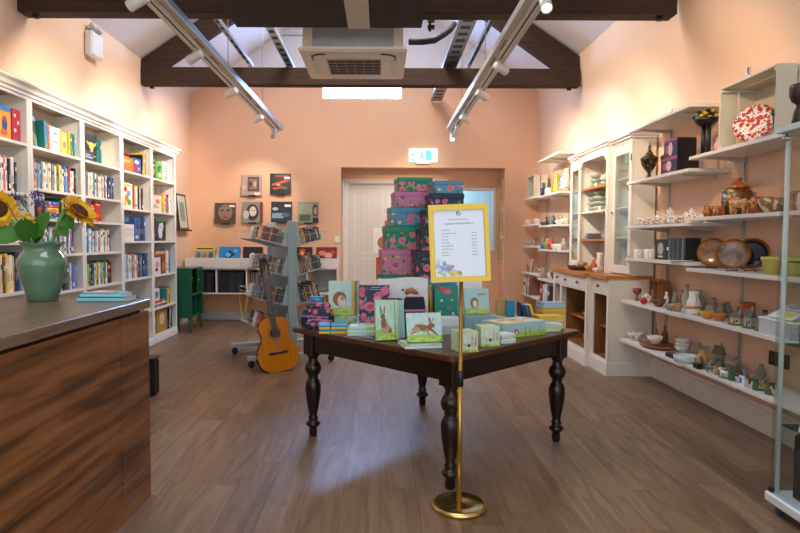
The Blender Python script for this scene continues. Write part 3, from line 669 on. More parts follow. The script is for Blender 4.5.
# unit 1 (cut off by the frame)
z = SH[0][5]
facebox(4.17, z, .03, .17, .27, P('8fb87a'), 'picture_book', 'picture book with blue and green cover on top shelf at the left edge', 'book', [(ell(.4, .6, .25, .2), P('3a6cc0')), (ell(.6, .3, .22, .16), P('e2c840')), (ell(.3, .3, .12, .1), W_), (rect(.1, .9, .85, .95), W_)])
facebox(4.36, z, .03, .15, .24, P('e8a820'), 'picture_book', 'yellow picture book with a blue figure on the top shelf, left edge', 'book', [(rect(0, 1, .85, 1), P('3a80c8')), (ell(.5, .45, .2, .25), P('2a4c9c')), (ell(.5, .6, .1, .08), R_), (ell(.45, .2, .25, .1), P('d0682a'))])
facebox(4.53, z, .028, .10, .245, P('c4243c'), 'picture_book', 'red patterned picture book beside the stile on the top shelf', 'book', [(ell(.3, .8, .12, .06), W_), (ell(.7, .6, .12, .06), W_), (ell(.3, .35, .14, .06), W_), (ell(.7, .15, .12, .06), P('3a6cc0'))])
run(0, 4, 'wcbyswwpwkcwn', 4.23, .26)
run(0, 3, 'cwsybnrcwbkyw', 4.23, .25)
run(0, 2, 'nytgcdycwynnb', 4.23, .30, w=.028)
# unit 2
y = U(1); z = SH[1][6]
t = facebox(y+.02, z+.003, .012, .19, .26, P('46524c', .3), 'picture_book', 'dark landscape art book leaning at the left of the top shelf', 'book', [([(.05, .05), (.95, .05), (.95, .35), (.3, .8), (.05, .9)], P('8aa860')), ([(.3, .05), (.9, .05), (.7, .5)], P('6c7c8c'))], lean=.10, x=-2.80)
y = run(1, 6, 'tbo', y+.225, .24, start=1)
facebox(y+.005, z, .02, .16, .21, P('dfe4ee'), 'picture_book', 'pale white-blue card book facing out in the top shelf middle', 'book', [(ell(.5, .55, .28, .22), P('c8d4e8')), (ell(.5, .75, .2, .05), P('8898b8')), (ell(.4, .4, .1, .07), P('e0a8b0')), (ell(.62, .42, .1, .05), P('90b0d8'))])
facebox(y+.18, z, .02, .10, .19, P('e8d43c'), 'picture_book', 'yellow book with grey animal facing out on the top shelf', 'book', [(ell(.5, .45, .25, .16), P('8a8c88')), (ell(.5, .75, .28, .08), W_)])
run(1, 6, 'ygtgsvp', y+.29, .22, start=4, w=.026)
run(1, 5, 'bnefsbewccwegwgycwbsmrwwkwc', U(1), .235, w=.027)
z = SH[1][4]
facebox(U(1), z, .02, .07, .2, P('c8c4bc'), 'paperback', 'white paperback with red speckles behind the delphinium', 'book', [(ell(.5, .2, .3, .08), R_), (ell(.4, .7, .25, .1), K_)])
facebox(U(1)+.08, z, .03, .13, .205, P('1e1e20'), 'paperback', 'black book with a bold red figure facing out above the vase', 'book', [(rect(0, 1, .72, 1), W_), (ell(.45, .35, .25, .12), R_), (ell(.6, .55, .14, .1), R_), (rect(.3, .8, .1, .2), R_)])
def stack(u, si, y, wid, cols, nm, th=.024, x=-2.755, d=.15):
    z = SH[u][si]
    for k, ch in enumerate(cols):
        t_ = th+brnd.uniform(-.004, .004); ww = wid-brnd.uniform(0, .02)
        m = book_mb(t_, ww, d, ch); BCOUNT[0] += 1
        # rotate so the spine still faces the room while the book lies flat
        o = solo('book', m, f'{CC[ch][1]} book lying flat, {ORD[k+1]} from the bottom of the pile {nm}', 'book', (x, y+ww, z+.001), rot=(R(90), 0, 0), group='piles of flat books in the bookcases')
        z += t_+.0008
stack(1, 4, U(1)+.24, .20, 'tnoyrb', 'above the vase')
run(1, 4, 'gykrwnb', U(1)+.47, .19, start=1)
run(1, 3, 'bnroesrwkswrwbnwewcbwvk', U(1), .235, w=.028)
run(1, 2, 'ykwnktwgdrykywbsknmgswvbs', U(1), .235, w=.027)
# unit 3
z = SH[2][6]
facebox(U(2)+.06, z, .06, .25, .26, P('2e3430', .35), 'board_game', 'dark boxed game with a yellow horned skull on its cover', 'board game',
        [(ell(.58, .58, .2, .14), P('e8d468')), ([(.2, .75), (.35, .68), (.42, .72), (.4, .6), (.27, .6)], P('e8d468')), ([(.96, .75), (.81, .68), (.74, .72), (.76, .6), (.89, .6)], P('e8d468')), (rect(.48, .68, .34, .5), P('e8d468')), (rect(.25, .9, .2, .24), P('c8b868'))])
facebox(U(2)+.02, z, .02, .17, .09, P('46607c'), 'boxed_book', 'small blue-grey box standing low before the horned skull game', 'box', [(rect(.1, .9, .3, .4), W_), (rect(.1, .7, .55, .62), W_)], x=-2.735)
run(2, 6, 'tt', U(2)+.32, .235, w=.04); run(2, 6, 'wccw', U(2)+.42, .18, w=.03, start=3) if False else None
run(2, 5, 'cokewcwtwewwlwvwkkbn', U(2), .235, w=.032)
stack(2, 4, U(2)+.03, .2, 'vbrnyr', 'right of the drooping flower')
facebox(U(2)+.25, SH[2][4], .03, .13, .20, P('cc2a20'), 'paperback', 'bright red book facing out beside a pile of flat books', 'book', [(ell(.5, .3, .25, .1), P('e86040')), (rect(.2, .8, .8, .86), W_)])
run(2, 3, 'ycbswwsweswmfwwtwcrwb', U(2), .235, w=.028)
run(2, 2, 'roylgnbcygwsbygtwkkm', U(2), .235, w=.029)
# unit 4
z = SH[3][5]
facebox(U(3)+.03, z, .10, .32, .16, P('c07830'), 'board_game', 'orange-brown boxed game lying at the front of the top shelf', 'board game', [(rect(.05, .95, .1, .14), P('8a4a18')), (rect(.05, .95, .3, .33), P('8a4a18')), (rect(.1, .7, .6, .8), P('e0b060'))])
facebox(U(3)+.36, z, .04, .20, .175, P('4258a8'), 'board_game', 'blue, red and white boxed game beside the orange-brown box', 'board game', [(rect(.05, .5, .1, .5), R_), (ell(.4, .75, .3, .12), W_), (ell(.7, .35, .2, .1), P('70b8e8'))], lean=.0)
facebox(U(3)+.04, z+.165, .06, .38, .05, P('6c2424'), 'board_game', 'flat maroon boxed game on top of the orange-brown box', 'board game', [(rect(.1, .5, .3, .6), P('c8a050'))], x=-2.84)
run(3, 5, 'kyd', U(3)+.585, .27, w=.035)
z = SH[3][4]
facebox(U(3)+.05, z, .02, .26, .275, P('ece4cc'), 'magazine', 'large colourful magazine facing out on second shelf, fourth bookcase', 'magazine', [(ell(.3, .75, .16, .1), R_), (ell(.6, .6, .2, .12), P('4aa8d8')), (ell(.4, .4, .18, .14), P('e87828')), (ell(.65, .25, .18, .12), P('3aa060')), (ell(.25, .2, .12, .1), P('e8c030')), (rect(.1, .8, .88, .95), P('e8c030'))])
run(3, 4, 'rcwykwdk', U(3)+.33, .27, w=.03)
z = SH[3][3]
for k in range(3):
    facebox(U(3)+.07, z+k*.062, .12, .27, .06, P('eee6da', .6), 'white_box', f'{["lowest", "middle", "topmost"][k]} of three white boxes stacked below the magazine', 'box', group='white boxes on the shelf')
facebox(U(3)+.04, z+.19, .09, .30, .09, P('1c3c64'), 'blue_book', 'dark blue patterned book lying above the white boxes', 'book', [(ell(.4, .5, .2, .3), P('3c80b0')), (ell(.7, .5, .1, .3), P('102038'))])
run(3, 3, 'bnbnnb', U(3)+.37, .29, w=.045, jit=.01)
run(3, 2, 'ynkwswcwefwwekdbtnknbk', U(3), .275, w=.033)
stack(3, 1, U(3)+.05, .30, 'tkrokd', 'beyond the counter corner', th=.034)
run(3, 1, 'tsk', U(3)+.45, .18, w=.05)
run(3, 0, 'twwrbrmkmdw', U(3)+.05, .22, w=.034)
# unit 5
z = SH[4][5]
facebox(U(4)+.02, z, .05, .16, .18, P('5a3c78'), 'board_game', 'small purple boxed game left of the green game box', 'board game', [(ell(.5, .5, .3, .25), P('e8b030')), (rect(.1, .9, .85, .92), W_)])
facebox(U(4)+.20, z, .05, .20, .215, P('58b038'), 'board_game', 'bright green boxed game next to the black lettered white box', 'board game', [(ell(.4, .6, .22, .18), P('1e6430')), (ell(.6, .3, .2, .12), W_), (ell(.6, .75, .15, .1), P('2a3c8a'))])
facebox(U(4)+.42, z, .06, .24, .245, P('e4dcc8'), 'board_game', 'white boxed game with big black vertical lettering at the far end', 'board game', words=[('RISK', .105, .52, .5, K_, R(-90))])
z = SH[4][4]
facebox(U(4)+.06, z, .02, .30, .20, P('e8e0d0'), 'picture_book', 'cream cookbook with an orange blot facing out, last bookcase', 'book', [(ell(.6, .65, .2, .14), P('e8703c')), (ell(.3, .35, .18, .12), P('a8bc90')), (ell(.6, .3, .1, .08), P('d8a070'))])
run(4, 4, 'yyypvkw', U(4)+.40, .24, w=.038)
z = SH[4][3]
facebox(U(4)+.17, z, .02, .33, .27, P('34363a'), 'picture_book', 'black book with a white face portrait on the third shelf', 'book', [([(.2, .5), (.35, .8), (.7, .85), (.8, .5), (.7, .3), (.5, .1), (.3, .15), (.25, .3)], P('dfe2e6')), ([(.3, .6), (.5, .66), (.5, .6)], K_), (rect(0, 1, .9, 1), P('3a8a5c')), ([(.6, .3), (.9, .2), (.95, .7), (.85, .9)], P('18181a'))])
run(4, 3, 'kwyndk', U(4), .2, w=.026)
z = SH[4][2]
facebox(U(4)+.14, z, .03, .34, .32, P('8c4a24'), 'picture_book', 'russet brown book with horse and blue top, tall on fourth shelf', 'book', [(rect(0, 1, .78, .9), P('e0a850')), (rect(0, 1, .9, 1), P('2a4a7c')), (ell(.5, .4, .25, .25), P('5c2c14')), (ell(.75, .3, .14, .2), P('c87838'))])
facebox(U(4)+.02, z, .02, .22, .21, P('e8e0dc'), 'picture_book', 'white and pink small book standing before the russet book', 'book', [(ell(.5, .6, .3, .2), P('d89cb0')), (ell(.4, .3, .2, .1), K_)], x=-2.735)
run(4, 2, 'wwks', U(4)+.50, .31, w=.04)
z = SH[4][1]
facebox(U(4)+.06, z+.075, .03, .20, .15, P('e8e4dc'), 'picture_book', 'white and blue annual standing on the flat pile, lower shelf', 'book', [(ell(.5, .5, .3, .3), P('3a6ca8')), (ell(.3, .4, .1, .2), P('d8c050'))])
stack(4, 1, U(4)+.06, .40, 'kwr', 'beside the green cabinet', th=.024)
run(4, 1, 'tbyrg', U(4)+.48, .22, w=.03)
z = SH[4][0]
facebox(U(4)+.16, z, .03, .34, .30, P('b08838'), 'picture_book', 'large gold book with a white roundel on the bottom shelf', 'book', [(ell(.5, .55, .24, .24), P('f0ead8')), (ell(.5, .55, .2, .2), P('c8ac60'))], words=[('50', .11, .5, .55, P('f8f4ea'), 0)])
run(4, 0, 'rbns', U(4), .24, w=.03); run(4, 0, 'nkwn', U(4)+.52, .29, w=.045, start=5)
print('BOOKS', BCOUNT[0])

# ================================================================== ledge with picture on the left wall
m = MB(); m.bbox(LW, LW+.09, 8.62, 9.2, 1.385, 1.41, P('4a2c1c', .5), .004); solo('wall_ledge', m, 'narrow dark wooden picture ledge on the left wall by the corner', 'ledge')
t = thing('framed_picture', 'dark framed picture leaning on the wall ledge beyond the bookcases', 'picture', (LW+.065, 8.9, 1.4115), rot=(0, R(-6), R(0)))
m = MB()
for a in ((-.2, -.18, 0, .52), (.18, .2, 0, .52), (-.18, .18, 0, .02), (-.18, .18, .5, .52)): m.box(-.012, .006, a[0], a[1], a[2], a[3], P('2a2c2a', .4))
m.build('frame', t); m = MB(); m.box(-.01, 0, -.18, .18, .02, .5, P('c8d4c4', .2)); m.box(-.001, .001, -.1, .1, .12, .4, P('7c9484')); m.build('print', t)
# ================================================================== green cabinet
GR = P('0f5a3c', .35, var=.08)
g = thing('green_cabinet', 'dark green side cabinet on splayed legs between bookcase and back wall', 'cabinet', (-2.55, 8.06, 0))
m = MB(); D = .38; L = .52; Z0, Z1 = .20, .875
for a in ((0, .02, Z0, Z1), (L-.02, L, Z0, Z1), (.02, L-.02, Z0, Z0+.02), (.02, L-.02, Z1-.02, Z1), (.02, L-.02, .50, .52)): m.bbox(-D, 0, a[0], a[1], a[2], a[3], GR, .004)
m.box(-D, -D+.01, .02, L-.02, Z0, Z1, GR); m.box(-D+.01, -.02, .25, .27, Z0+.02, .50, GR); m.build('carcass', g)
m = MB(); m.bbox(-.02, -.002, .28, L-.022, .522, Z1-.022, GR, .003)
for i in range(9): m.box(-.002, .0, .295+i*.022, .298+i*.022, .54, Z1-.04, P('0a3c28', .5))
dd = m.build('door', g); m = MB(); m.ball((.008, .30, .70), .01, BRASS, 8, 6); m.build('knob', dd)
for x, y in ((-.04, .04), (-.04, L-.04), (-D+.04, .04), (-D+.04, L-.04)):
    m = MB(); m.tube([(x, y, Z0), (x+(.02 if x > -.1 else -.02), y+(-.03 if y < .1 else .03), 0)], [.02, .012], GR, 10); m.build('leg', g)
def lp_mesh(col, th=.004, s=.315):
    m = MB(); m.box(0, s, 0, th, 0, s, P(col, .4)); return m
m = lp_mesh('d8cc28', .006, .24); m.box(.02, .2, -.001, 0, .05, .12, K_); solo('record_sleeve', m, 'yellow sleeve leaning in the open cubby of the green cabinet', 'record', (-2.82, 8.13, .5215), rot=(R(-14), 0, R(0)))
for k in range(6):
    m = lp_mesh(['c8b8a0', '3a4858', 'a03828', 'd8d4c8', '4a6c5c', '6c4c38'][k], .005, .26)
    solo('record_sleeve', m, f'{["tan", "slate", "rust", "white", "sage", "brown"][k]} record sleeve in the lower compartment of the green cabinet', 'record', (-2.86, 8.11+k*.018+(.16 if k > 2 else 0), .2215), group='records in the green cabinet')
# ================================================================== record browser on back wall
b = thing('record_browser', 'white wall-long record browser unit with yellow hairpin legs', 'record rack', (-2.94, 8.98, 0)); BW = 2.29
m = MB(); m.bbox(0, BW, .0, .018, .83, .985, WHITE, .003); m.box(0, BW, .018, .42, .83, .845, WHITE); m.box(0, .018, .018, .42, .845, .985, WHITE); m.box(BW-.018, BW, .018, .42, .845, .985, WHITE); m.box(.018, BW-.018, .40, .42, .845, 1.02, WHITE); m.build('record_tray', b)
m = MB()
m.box(0, BW, .02, .42, .44, .458, WHITE); m.box(0, BW, .405, .42, .458, .812, P('b8bcc0', .6)); m.box(0, BW, .02, .42, .812, .829, WHITE)
for k in range(6): x = k*(BW-.018)/5; m.box(x, x+.018, .02, .405, .458, .812, WHITE)
m.build('cube_shelf', b)
HP = P('e0b81c', .35, .2)
for x in (.12, .86, 1.5, 2.15):
    for yl in (.06, .38):
        m = MB(); m.tube([(x-.07, yl, .44), (x-.01, yl, .012), (x, yl, .008), (x+.01, yl, .012), (x+.07, yl, .44)], .007, HP, 6); m.build('hairpin_leg', b)
def lpart(name, label, cat, loc, w, h, base, shapes, rot, group=None, th=.004, words=()):
    t = thing(name, label, cat, loc, rot=rot, group=group)
    m = MB(); m.box(-w/2, w/2, 0, th, 0, h, base); m.build('sleeve', t)
    m = MB(); art(m, shapes, w, h); m.build('cover_print', t)
    for (s, sz, u, v, mat) in words: text_mesh('lettering', s, sz, mat, t, ((u-.5)*w, -.0012, v*h), (R(90), 0, 0))
    return t
LPC = [('b0a878', [(rect(0, 1, .82, 1), P('e8c814')), (ell(.2, .55, .12, .2), P('5a6c94')), (ell(.5, .5, .12, .2), P('8a7c5c')), (ell(.8, .55, .12, .2), P('4a5c7c')), (rect(.1, .9, .87, .93), K_)], 'record with a yellow header band above several figures'),
       ('1c86c8', [([(.2, .3), (.5, .85), (.8, .6), (.6, .5), (.7, .2)], P('0c2c50')), (ell(.45, .6, .12, .1), P('70c8f0')), (ell(.8, .8, .1, .06), P('60b8e8'))], 'bright blue record with a dark leaping shape'),
       ('17191c', [(ell(.5, .55, .16, .16), P('c8dce8')), (ell(.5, .55, .08, .08), P('8098b0'))], 'black record with a pale round moon'),
       ('e2c4a0', [(ell(.5, .6, .12, .14), P('c85c3c')), (ell(.65, .55, .08, .16), P('d8a080')), (rect(.1, .9, .1, .2), P('c8a488'))], 'cream record with small orange figures'),
       ('17130f', [(rect(.32, .62, .62, .9), P('d82c1c')), (ell(.47, .7, .08, .08), P('f0c020')), (rect(.2, .75, .45, .53), P('c82818'))], 'black record with a red and gold emblem'),
       ('7c2018', [(ell(.3, .7, .18, .12), P('d88868')), (ell(.6, .6, .2, .14), P('e0a080')), (ell(.8, .75, .12, .1), P('b83c28')), (ell(.2, .45, .1, .1), P('301410'))], 'dark red record with a crowd of pale shapes')]
for k, (x0, x1) in enumerate(((192, 215), (216.5, 240), (241.5, 262), (267, 288), (292.5, 312), (314, 338))):
    cx = ((x0+x1)/2-381)/600*9.05; ww = min(.315, (x1-x0)/600*9.05-.01)
    lpart('record_sleeve', LPC[k][2]+' in the browser tray', 'record', (cx, 9.06, .847), ww, .315, P(LPC[k][0], .35), LPC[k][1], (R(-14), 0, 0), 'records facing out in the browser tray')
    for j in range(5):
        m = MB(); m.box(-ww/2, ww/2, 0, .005, 0, .308-.004*j, P(['a89884', '3c4450', 'c8c0b0', '6c3830', '50684c'][(j+k) % 5], .5))
        solo('record_sleeve', m, f'{["tan", "slate", "pale", "russet", "green"][(j+k) % 5]} record, {ORD[j+1]} behind the {" ".join(LPC[k][2].split()[:6])}', 'record', (cx, 9.075+.012*j, .847), rot=(R(-14), 0, 0), group='records behind the front sleeves')
# records and boxes inside the cubes
for c0, cols in ((0, '201f22 1a2230 26282c 15181c 2c3440 1c1c20 30343c 17191d'), (1, '1a1c20 20242c 14161a 222831 2a2c30 181a1e 23262c 1b1e22'), (2, 'c8a060 8c6c3c 4a4440 b89868 6c5038 d8c090 504c4c 8a5c34 b8b0a0'), (4, 'c8b898 a88c64 d8d0bc 6c5c4c b8a888')):
    x = c0*(BW-.018)/5+.03
    for k, ch in enumerate(cols.split()):
        m = MB(); m.box(0, .007, 0, .315, 0, .31, P(ch, .5)); stp = .048 if c0 < 2 else .014
        if c0 < 2: m = MB(); m.box(0, .045, 0, .3, 0, .31, P(ch, .5))
        solo('record_sleeve', m, f'{["black", "dark", "tan", "", "cream"][c0]} upright record, {ORD[k+1]} from the left in the {["first", "second", "third", "", "last"][c0]} browser cube', 'record', (-2.94+x+k*stp, 9.04, .4595), group='records in the browser cubes')
# ================================================================== LP covers on the wall
WL = [((252, 186), 'b09890', [(rect(.3, .85, .2, .9), P('54403c')), (rect(.38, .76, .3, .8), P('8a6c64')), (ell(.45, .55, .06, .14), P('3a3030')), (ell(.65, .55, .06, .14), P('c8a89c')), (rect(.05, .2, .3, .5), P('c8b8b0')), (rect(.62, .9, .04, .14), W_)], 'grey-pink record with a dark doorway, upper left on back wall'),
      ((280.5, 184.5), '26282a', [([(.1, .5), (.5, .62), (.9, .75), (.95, .65), (.5, .5), (.1, .4)], P('c8482c')), ([(.1, .3), (.6, .4), (.9, .2), (.6, .3), (.2, .2)], P('a83c24')), (ell(.4, .45, .1, .05), P('e89060')), (rect(.25, .85, .85, .9), P('c84028')), (ell(.7, .3, .14, .06), P('4c6454')), (rect(.68, .95, .74, .84), W_)], 'dark record with orange swirls, upper right on back wall'),
      ((225.4, 214), '54483e', [(ell(.5, .55, .34, .38), P('8c7c6c')), (ell(.35, .65, .08, .04), P('2c2420')), (ell(.65, .65, .08, .04), P('2c2420')), (ell(.5, .3, .16, .06), P('c83028')), (rect(.68, .95, .8, .9), W_)], 'brown-grey record with a face and red lips on back wall'),
      ((252.5, 213), '8c8c84', [(rect(.85, 1, 0, 1), P('7c3038')), (ell(.5, .5, .3, .4), P('38363a')), (ell(.52, .55, .17, .24), P('d8d4c8')), (ell(.2, .4, .14, .2), P('c8c4b8')), (ell(.46, .6, .04, .02), K_), (ell(.6, .6, .04, .02), K_)], 'black and white portrait record with red edge on back wall'),
      ((281.5, 212.5), '28323e', [(rect(.05, .6, .2, .45), P('8098b0')), (ell(.2, .65, .14, .08), P('a8bccc')), (rect(.65, .95, .75, .86), W_), (ell(.7, .35, .2, .1), P('4c6078'))], 'dark blue record with pale street shapes on back wall'),
      ((308, 213), '8c8c78', [(rect(0, .7, .45, .95), P('a8a890')), (rect(.1, .6, .1, .4), P('5c6048')), (ell(.84, .6, .13, .3), P('2c241e')), (ell(.85, .58, .09, .2), P('c09070')), (rect(.72, 1, 0, .25), P('26262c'))], 'olive record with a dark haired head at right on back wall')]
for (px, py), base, shp, lab in WL:
    cx = (px-381)/600*9.38; cz = 1.28+(239-py)/600*9.38; s = .325
    lpart('record_sleeve', lab, 'record', (cx, YB-.045, cz-s/2), s, s, P(base, .3), shp, (R(-5), 0, 0), 'records displayed on the back wall')
    m = MB(); m.bbox(-.06, .06, 0, .055, -.014, -.002, BLACK, .002); m.box(-.06, .06, 0, .004, -.002, .008, BLACK)
    solo('record_ledge', m, 'small black ledge under the '+' '.join(lab.split(',')[0].replace(' on back wall', '').split()[:9]), 'ledge', (cx, YB-.055, cz-s/2), group='black record ledges')
# ================================================================== CD stand
PB = P('a9c0c4', .4, var=.04)
ANG = R(25.3); C0 = (-1.07, 6.43, 0)
st = thing('disc_rack', 'pale blue metal display rack on castors filled with discs', 'rack', C0, ANG)
for yl in (-.40, .40):
    m = MB(); m.bbox(-.46, .46, yl-.035, yl+.035, .075, .115, PB, .005); ft = m.build('foot_bar', st)
    for x in (-.42, .42):
        m = MB(); m.M = Matrix.Translation((x, yl, .035)) @ Matrix.Rotation(R(90), 4, 'X'); m.lathe([(.01, -.012), (.034, -.012), (.034, .012), (.01, .012)], BLACK, 14); m.M = Matrix.Translation((x, yl, 0)); m.tube([(0, 0, .04), (0, 0, .076)], .008, DGREY, 6); m.build('castor', ft)
    m = MB(); m.bbox(-.045, .045, yl-.015, yl+.015, .1151, 1.46, PB, .004); m.build('post', st)
for z in (.30, .60, .90, 1.20):
    m = MB(); m.prism([(-.10, z), (.10, z), (.06, z+.22), (-.045, z+.22)], -.366, -.362, P('c2d6dc', .4), 'XZ'); m.build('end_plate', st)
m = MB(); m.box(-.012, .012, -.38, .38, .2, 1.40, P('b0bcc0', .4)); m.build('centre_panel', st)
WIRE = P('d8dadc', .3, .5)
drnd = random.Random(5)
DC = ['e8e4da', '2c2e32', 'b85c50', 'd8c8a8', '6c7c94', '9c8060', 'd8b860', '70787c', 'b8b0a0', '54705f', 'd89878', 'f0f0f0']
DCN = ['white', 'black', 'brick', 'buff', 'blue', 'brown', 'amber', 'grey', 'stone', 'dark green', 'orange', 'bright white']
LV = ['lowest', 'second', 'third', 'top']
for side in (-1, 1):
    for li, z in enumerate((.30, .60, .90, 1.20) if side < 0 else (.60, .90, 1.20)):
        lv = LV[li] if side < 0 else LV[li+1]
        TL = R(15)
        def W(x, y, h): return (side*(.09+x*math.cos(TL)-h*math.sin(TL)*.0), y, z+.03*0+x*math.sin(TL)+h)
        m = MB()
        m.prism([(side*.05, z-.006), (side*.36, z-.006+.31*math.tan(TL)), (side*.36, z+.31*math.tan(TL)), (side*.05, z)], -.37, .37, P('ccd0d2', .4), 'XZ')
        for h in (.03, .075): m.tube([(side*.365, -.37, z+.085+h), (side*.365, .37, z+.085+h)], .003, WIRE, 6)
        for yl in (-.37, .37):
            m.tube([(side*.05, yl, z+.01), (side*.365, yl, z+.085), (side*.365, yl, z+.16), (side*.05, yl, z+.10)], .003, WIRE, 6)
        m.build('wire_shelf', st)
        # files of discs stand side by side, spines to the front
        Mx = Matrix.Translation(C0) @ Matrix.Rotation(ANG, 4, 'Z')
        for rw, yl in enumerate((-.345, -.165, .015)):
            xl = .075 if side > 0 else .075; n = 1
            while xl < .325:
                k = drnd.randrange(12); th = .013 if drnd.random() < .55 else .024; hh = drnd.choice((.13, .145, .16)); lean = -side*TL
                xo = side*xl if side > 0 else -(xl+th)
                zz = z+(abs(xo)-.05)*math.tan(TL)+.003
                p = Mx @ Vector((xo, yl, zz))
                mm = MB(); mm.box(0, th, 0, .14, 0, hh, P(DC[k], .35)); mm.box(th*.25, th*.75, -.0008, 0, .02, hh*.8, P(DC[(k+5) % 12], .4))
                solo('disc_case', mm, f'{DCN[k]} disc case, {ORD[min(n, 28)]} from the post, {["front", "middle", "rear"][rw]} file, {lv} shelf {"left" if side < 0 else "right"} of the rack', 'disc case', p, rot=(Matrix.Rotation(ANG, 4, 'Z') @ Matrix.Rotation(lean, 4, 'Y')).to_euler(), group='discs on the blue rack')
                xl += (th+.005)/math.cos(lean)+.001; n += 1
# ================================================================== guitar
def interp_outline(pts, n=10):
    out = []
    P_ = pts
    for i in range(len(P_)-1):
        p0 = P_[max(i-1, 0)]; p1 = P_[i]; p2 = P_[i+1]; p3 = P_[min(i+2, len(P_)-1)]
        for k in range(n):
            t = k/n
            out.append(tuple(.5*((2*p1[a])+(-p0[a]+p2[a])*t+(2*p0[a]-5*p1[a]+4*p2[a]-p3[a])*t*t+(-p0[a]+3*p1[a]-3*p2[a]+p3[a])*t**3) for a in (0, 1)))
    out.append(P_[-1]); return out
half = interp_outline([(0, 0), (.085, .006), (.155, .045), (.186, .13), (.17, .215), (.128, .285), (.122, .33), (.137, .39), (.122, .45), (.075, .482), (0, .49)], 5)
outl = half+[(-x, y) for x, y in half[-2:0:-1]]
gt = thing('acoustic_guitar', 'amber classical guitar leaning against the blue disc rack on the floor', 'guitar', (-.955, 5.72, .004), rot=(Matrix.Rotation(R(24), 4, 'Z') @ Matrix.Rotation(R(-13), 4, 'X') @ Matrix.Rotation(R(-6), 4, 'Y')).to_euler()); gt.scale = (1.08,)*3
TOPW = wood('amber_spruce', [(.3, 'c8720a'), (.6, 'd88410'), (.8, 'e2901c')], 'Z', 2, .18, stretch=30)
m = MB(); m.prism(outl, 0, .005, TOPW, 'XZ'); m.build('soundboard', gt)
m = MB(); m.prism([(x*.995, .001+z*.996) for x, z in outl], .005, .095, P('33160c', .2, coat=.4), 'XZ', True); m.build('body', gt)
m = MB(); m.prism(ell(0, .345, .043, .043, 24), -.001, .0, P('140c08', .8)); m.build('sound_hole', gt)
m = MB(); vs = []; fs = []; n = 32
for i in range(n):
    a = 2*math.pi*i/n
    for r in (.046, .062): vs.append((r*math.cos(a), -.0008, .345+r*math.sin(a)))
for i in range(n): j = (i+1) % n; fs.append((2*i, 2*i+1, 2*j+1, 2*j))
m.add(vs, fs, P('9c6a2a', .4, var=.5, scale=150)); m.build('rosette', gt)
m = MB(); m.bbox(-.085, .085, -.009, 0, .155, .178, P('1c100a', .4), .002); m.bbox(-.035, .035, -.013, -.009, .162, .172, P('1c100a', .4), .002); m.build('bridge', gt)
m = MB(); m.prism([(-.028, .385), (.028, .385), (.025, .845), (-.025, .845)], -.008, .014, P('1e120c', .4)); m.build('fretboard', gt)
m = MB(); m.prism([(-.026, .47), (.026, .47), (.025, .85), (-.025, .85)], .014, .028, P('4a2412', .3)); m.build('neck', gt)
m = MB()
for i in range(12): m.box(-.026, .026, -.0095, -.008, .42+.033*i+.0006*i*i, .422+.033*i+.0006*i*i, CHROME)
m.build('frets', gt)
m = MB(); m.prism([(-.026, .85), (.026, .85), (.037, .88), (.034, 1.02), (.02, 1.035), (0, 1.028), (-.02, 1.035), (-.034, 1.02), (-.037, .88)], .0, .02, P('241410', .3)); m.prism(rect(-.018, -.008, .88, .99), -.001, 0, P('6a5038')); m.prism(rect(.008, .018, .88, .99), -.001, 0, P('6a5038')); m.build('headstock', gt)
for s in (-1, 1):
    for k in range(3):
        z = .895+k*.042; m = MB(); m.tube([(s*.03, .012, z), (s*.052, .012, z)], .003, BRASS, 6); m.ball((s*.056, .012, z), (.006, .006, .009), P('e8dcc0'), 8, 6); m.build('tuning_peg', gt)
for i in range(6):
    m = MB(); x = -.021+i*.0084; m.tube([(x*1.25, -.012, .166), (x, -.0105, .848), (x, -.003, .88+.02*i)], .0008, P('e4e0d4', .4), 4); m.build('string', gt)
#PART4
# ================================================================== DRESSER
DW = P('e6dfd2', .45, var=.03); WX = 2.555
d = thing('dresser', 'large white painted breakfront dresser with honey pine worktop against right wall', 'dresser', (0, 0, 0))
Ya, Yb, Yc, Yd = 5.60, 6.05, 6.95, 7.40; FS, FC = 2.13, 2.08; BK = 2.545
def plan(fs, fc, y0=Ya, y3=Yd, o=0): return [(BK, y0), (BK, y3), (fs, y3), (fs, Yc+o), (fc, Yc+o), (fc, Yb-o), (fs, Yb-o), (fs, y0)]
m = MB(); m.prism(plan(FS-.012, FC-.012, Ya-.01, Yd-.02, .012), 0, .118, DW, 'XY'); m.prism(plan(FS-.006, FC-.006, Ya-.005, Yd-.01, .006), .118, .13, DW, 'XY'); m.build('plinth', d)
m = MB()
for y in (Ya, Yd-.022): m.box(FS+.02, BK, y, y+.022, .13, .915, DW)
for y in (Yb-.011, Yc-.011): m.box(FS+.02, BK-.01, y, y+.022, .13, .915, PINED)
m.box(BK-.012, BK-.001, Ya+.022, Yd-.022, .13, .915, PINED)
m.box(FS+.02, BK-.012, Ya+.022, Yd-.022, .131, .14, PINED); m.box(FS+.02, BK-.012, Ya+.022, Yd-.022, .755, .765, PINED); m.build('carcass', d)
for a, b in ((Ya+.022, Yb-.011), (Yb+.011, Yc-.011), (Yc+.011, Yd-.022)):
    m = MB(); m.box(FS+.08, BK-.012, a, b, .42, .435, PINED); m.box(FS+.075, FS+.08, a, b, .418, .437, PINE); m.build('shelf', d)
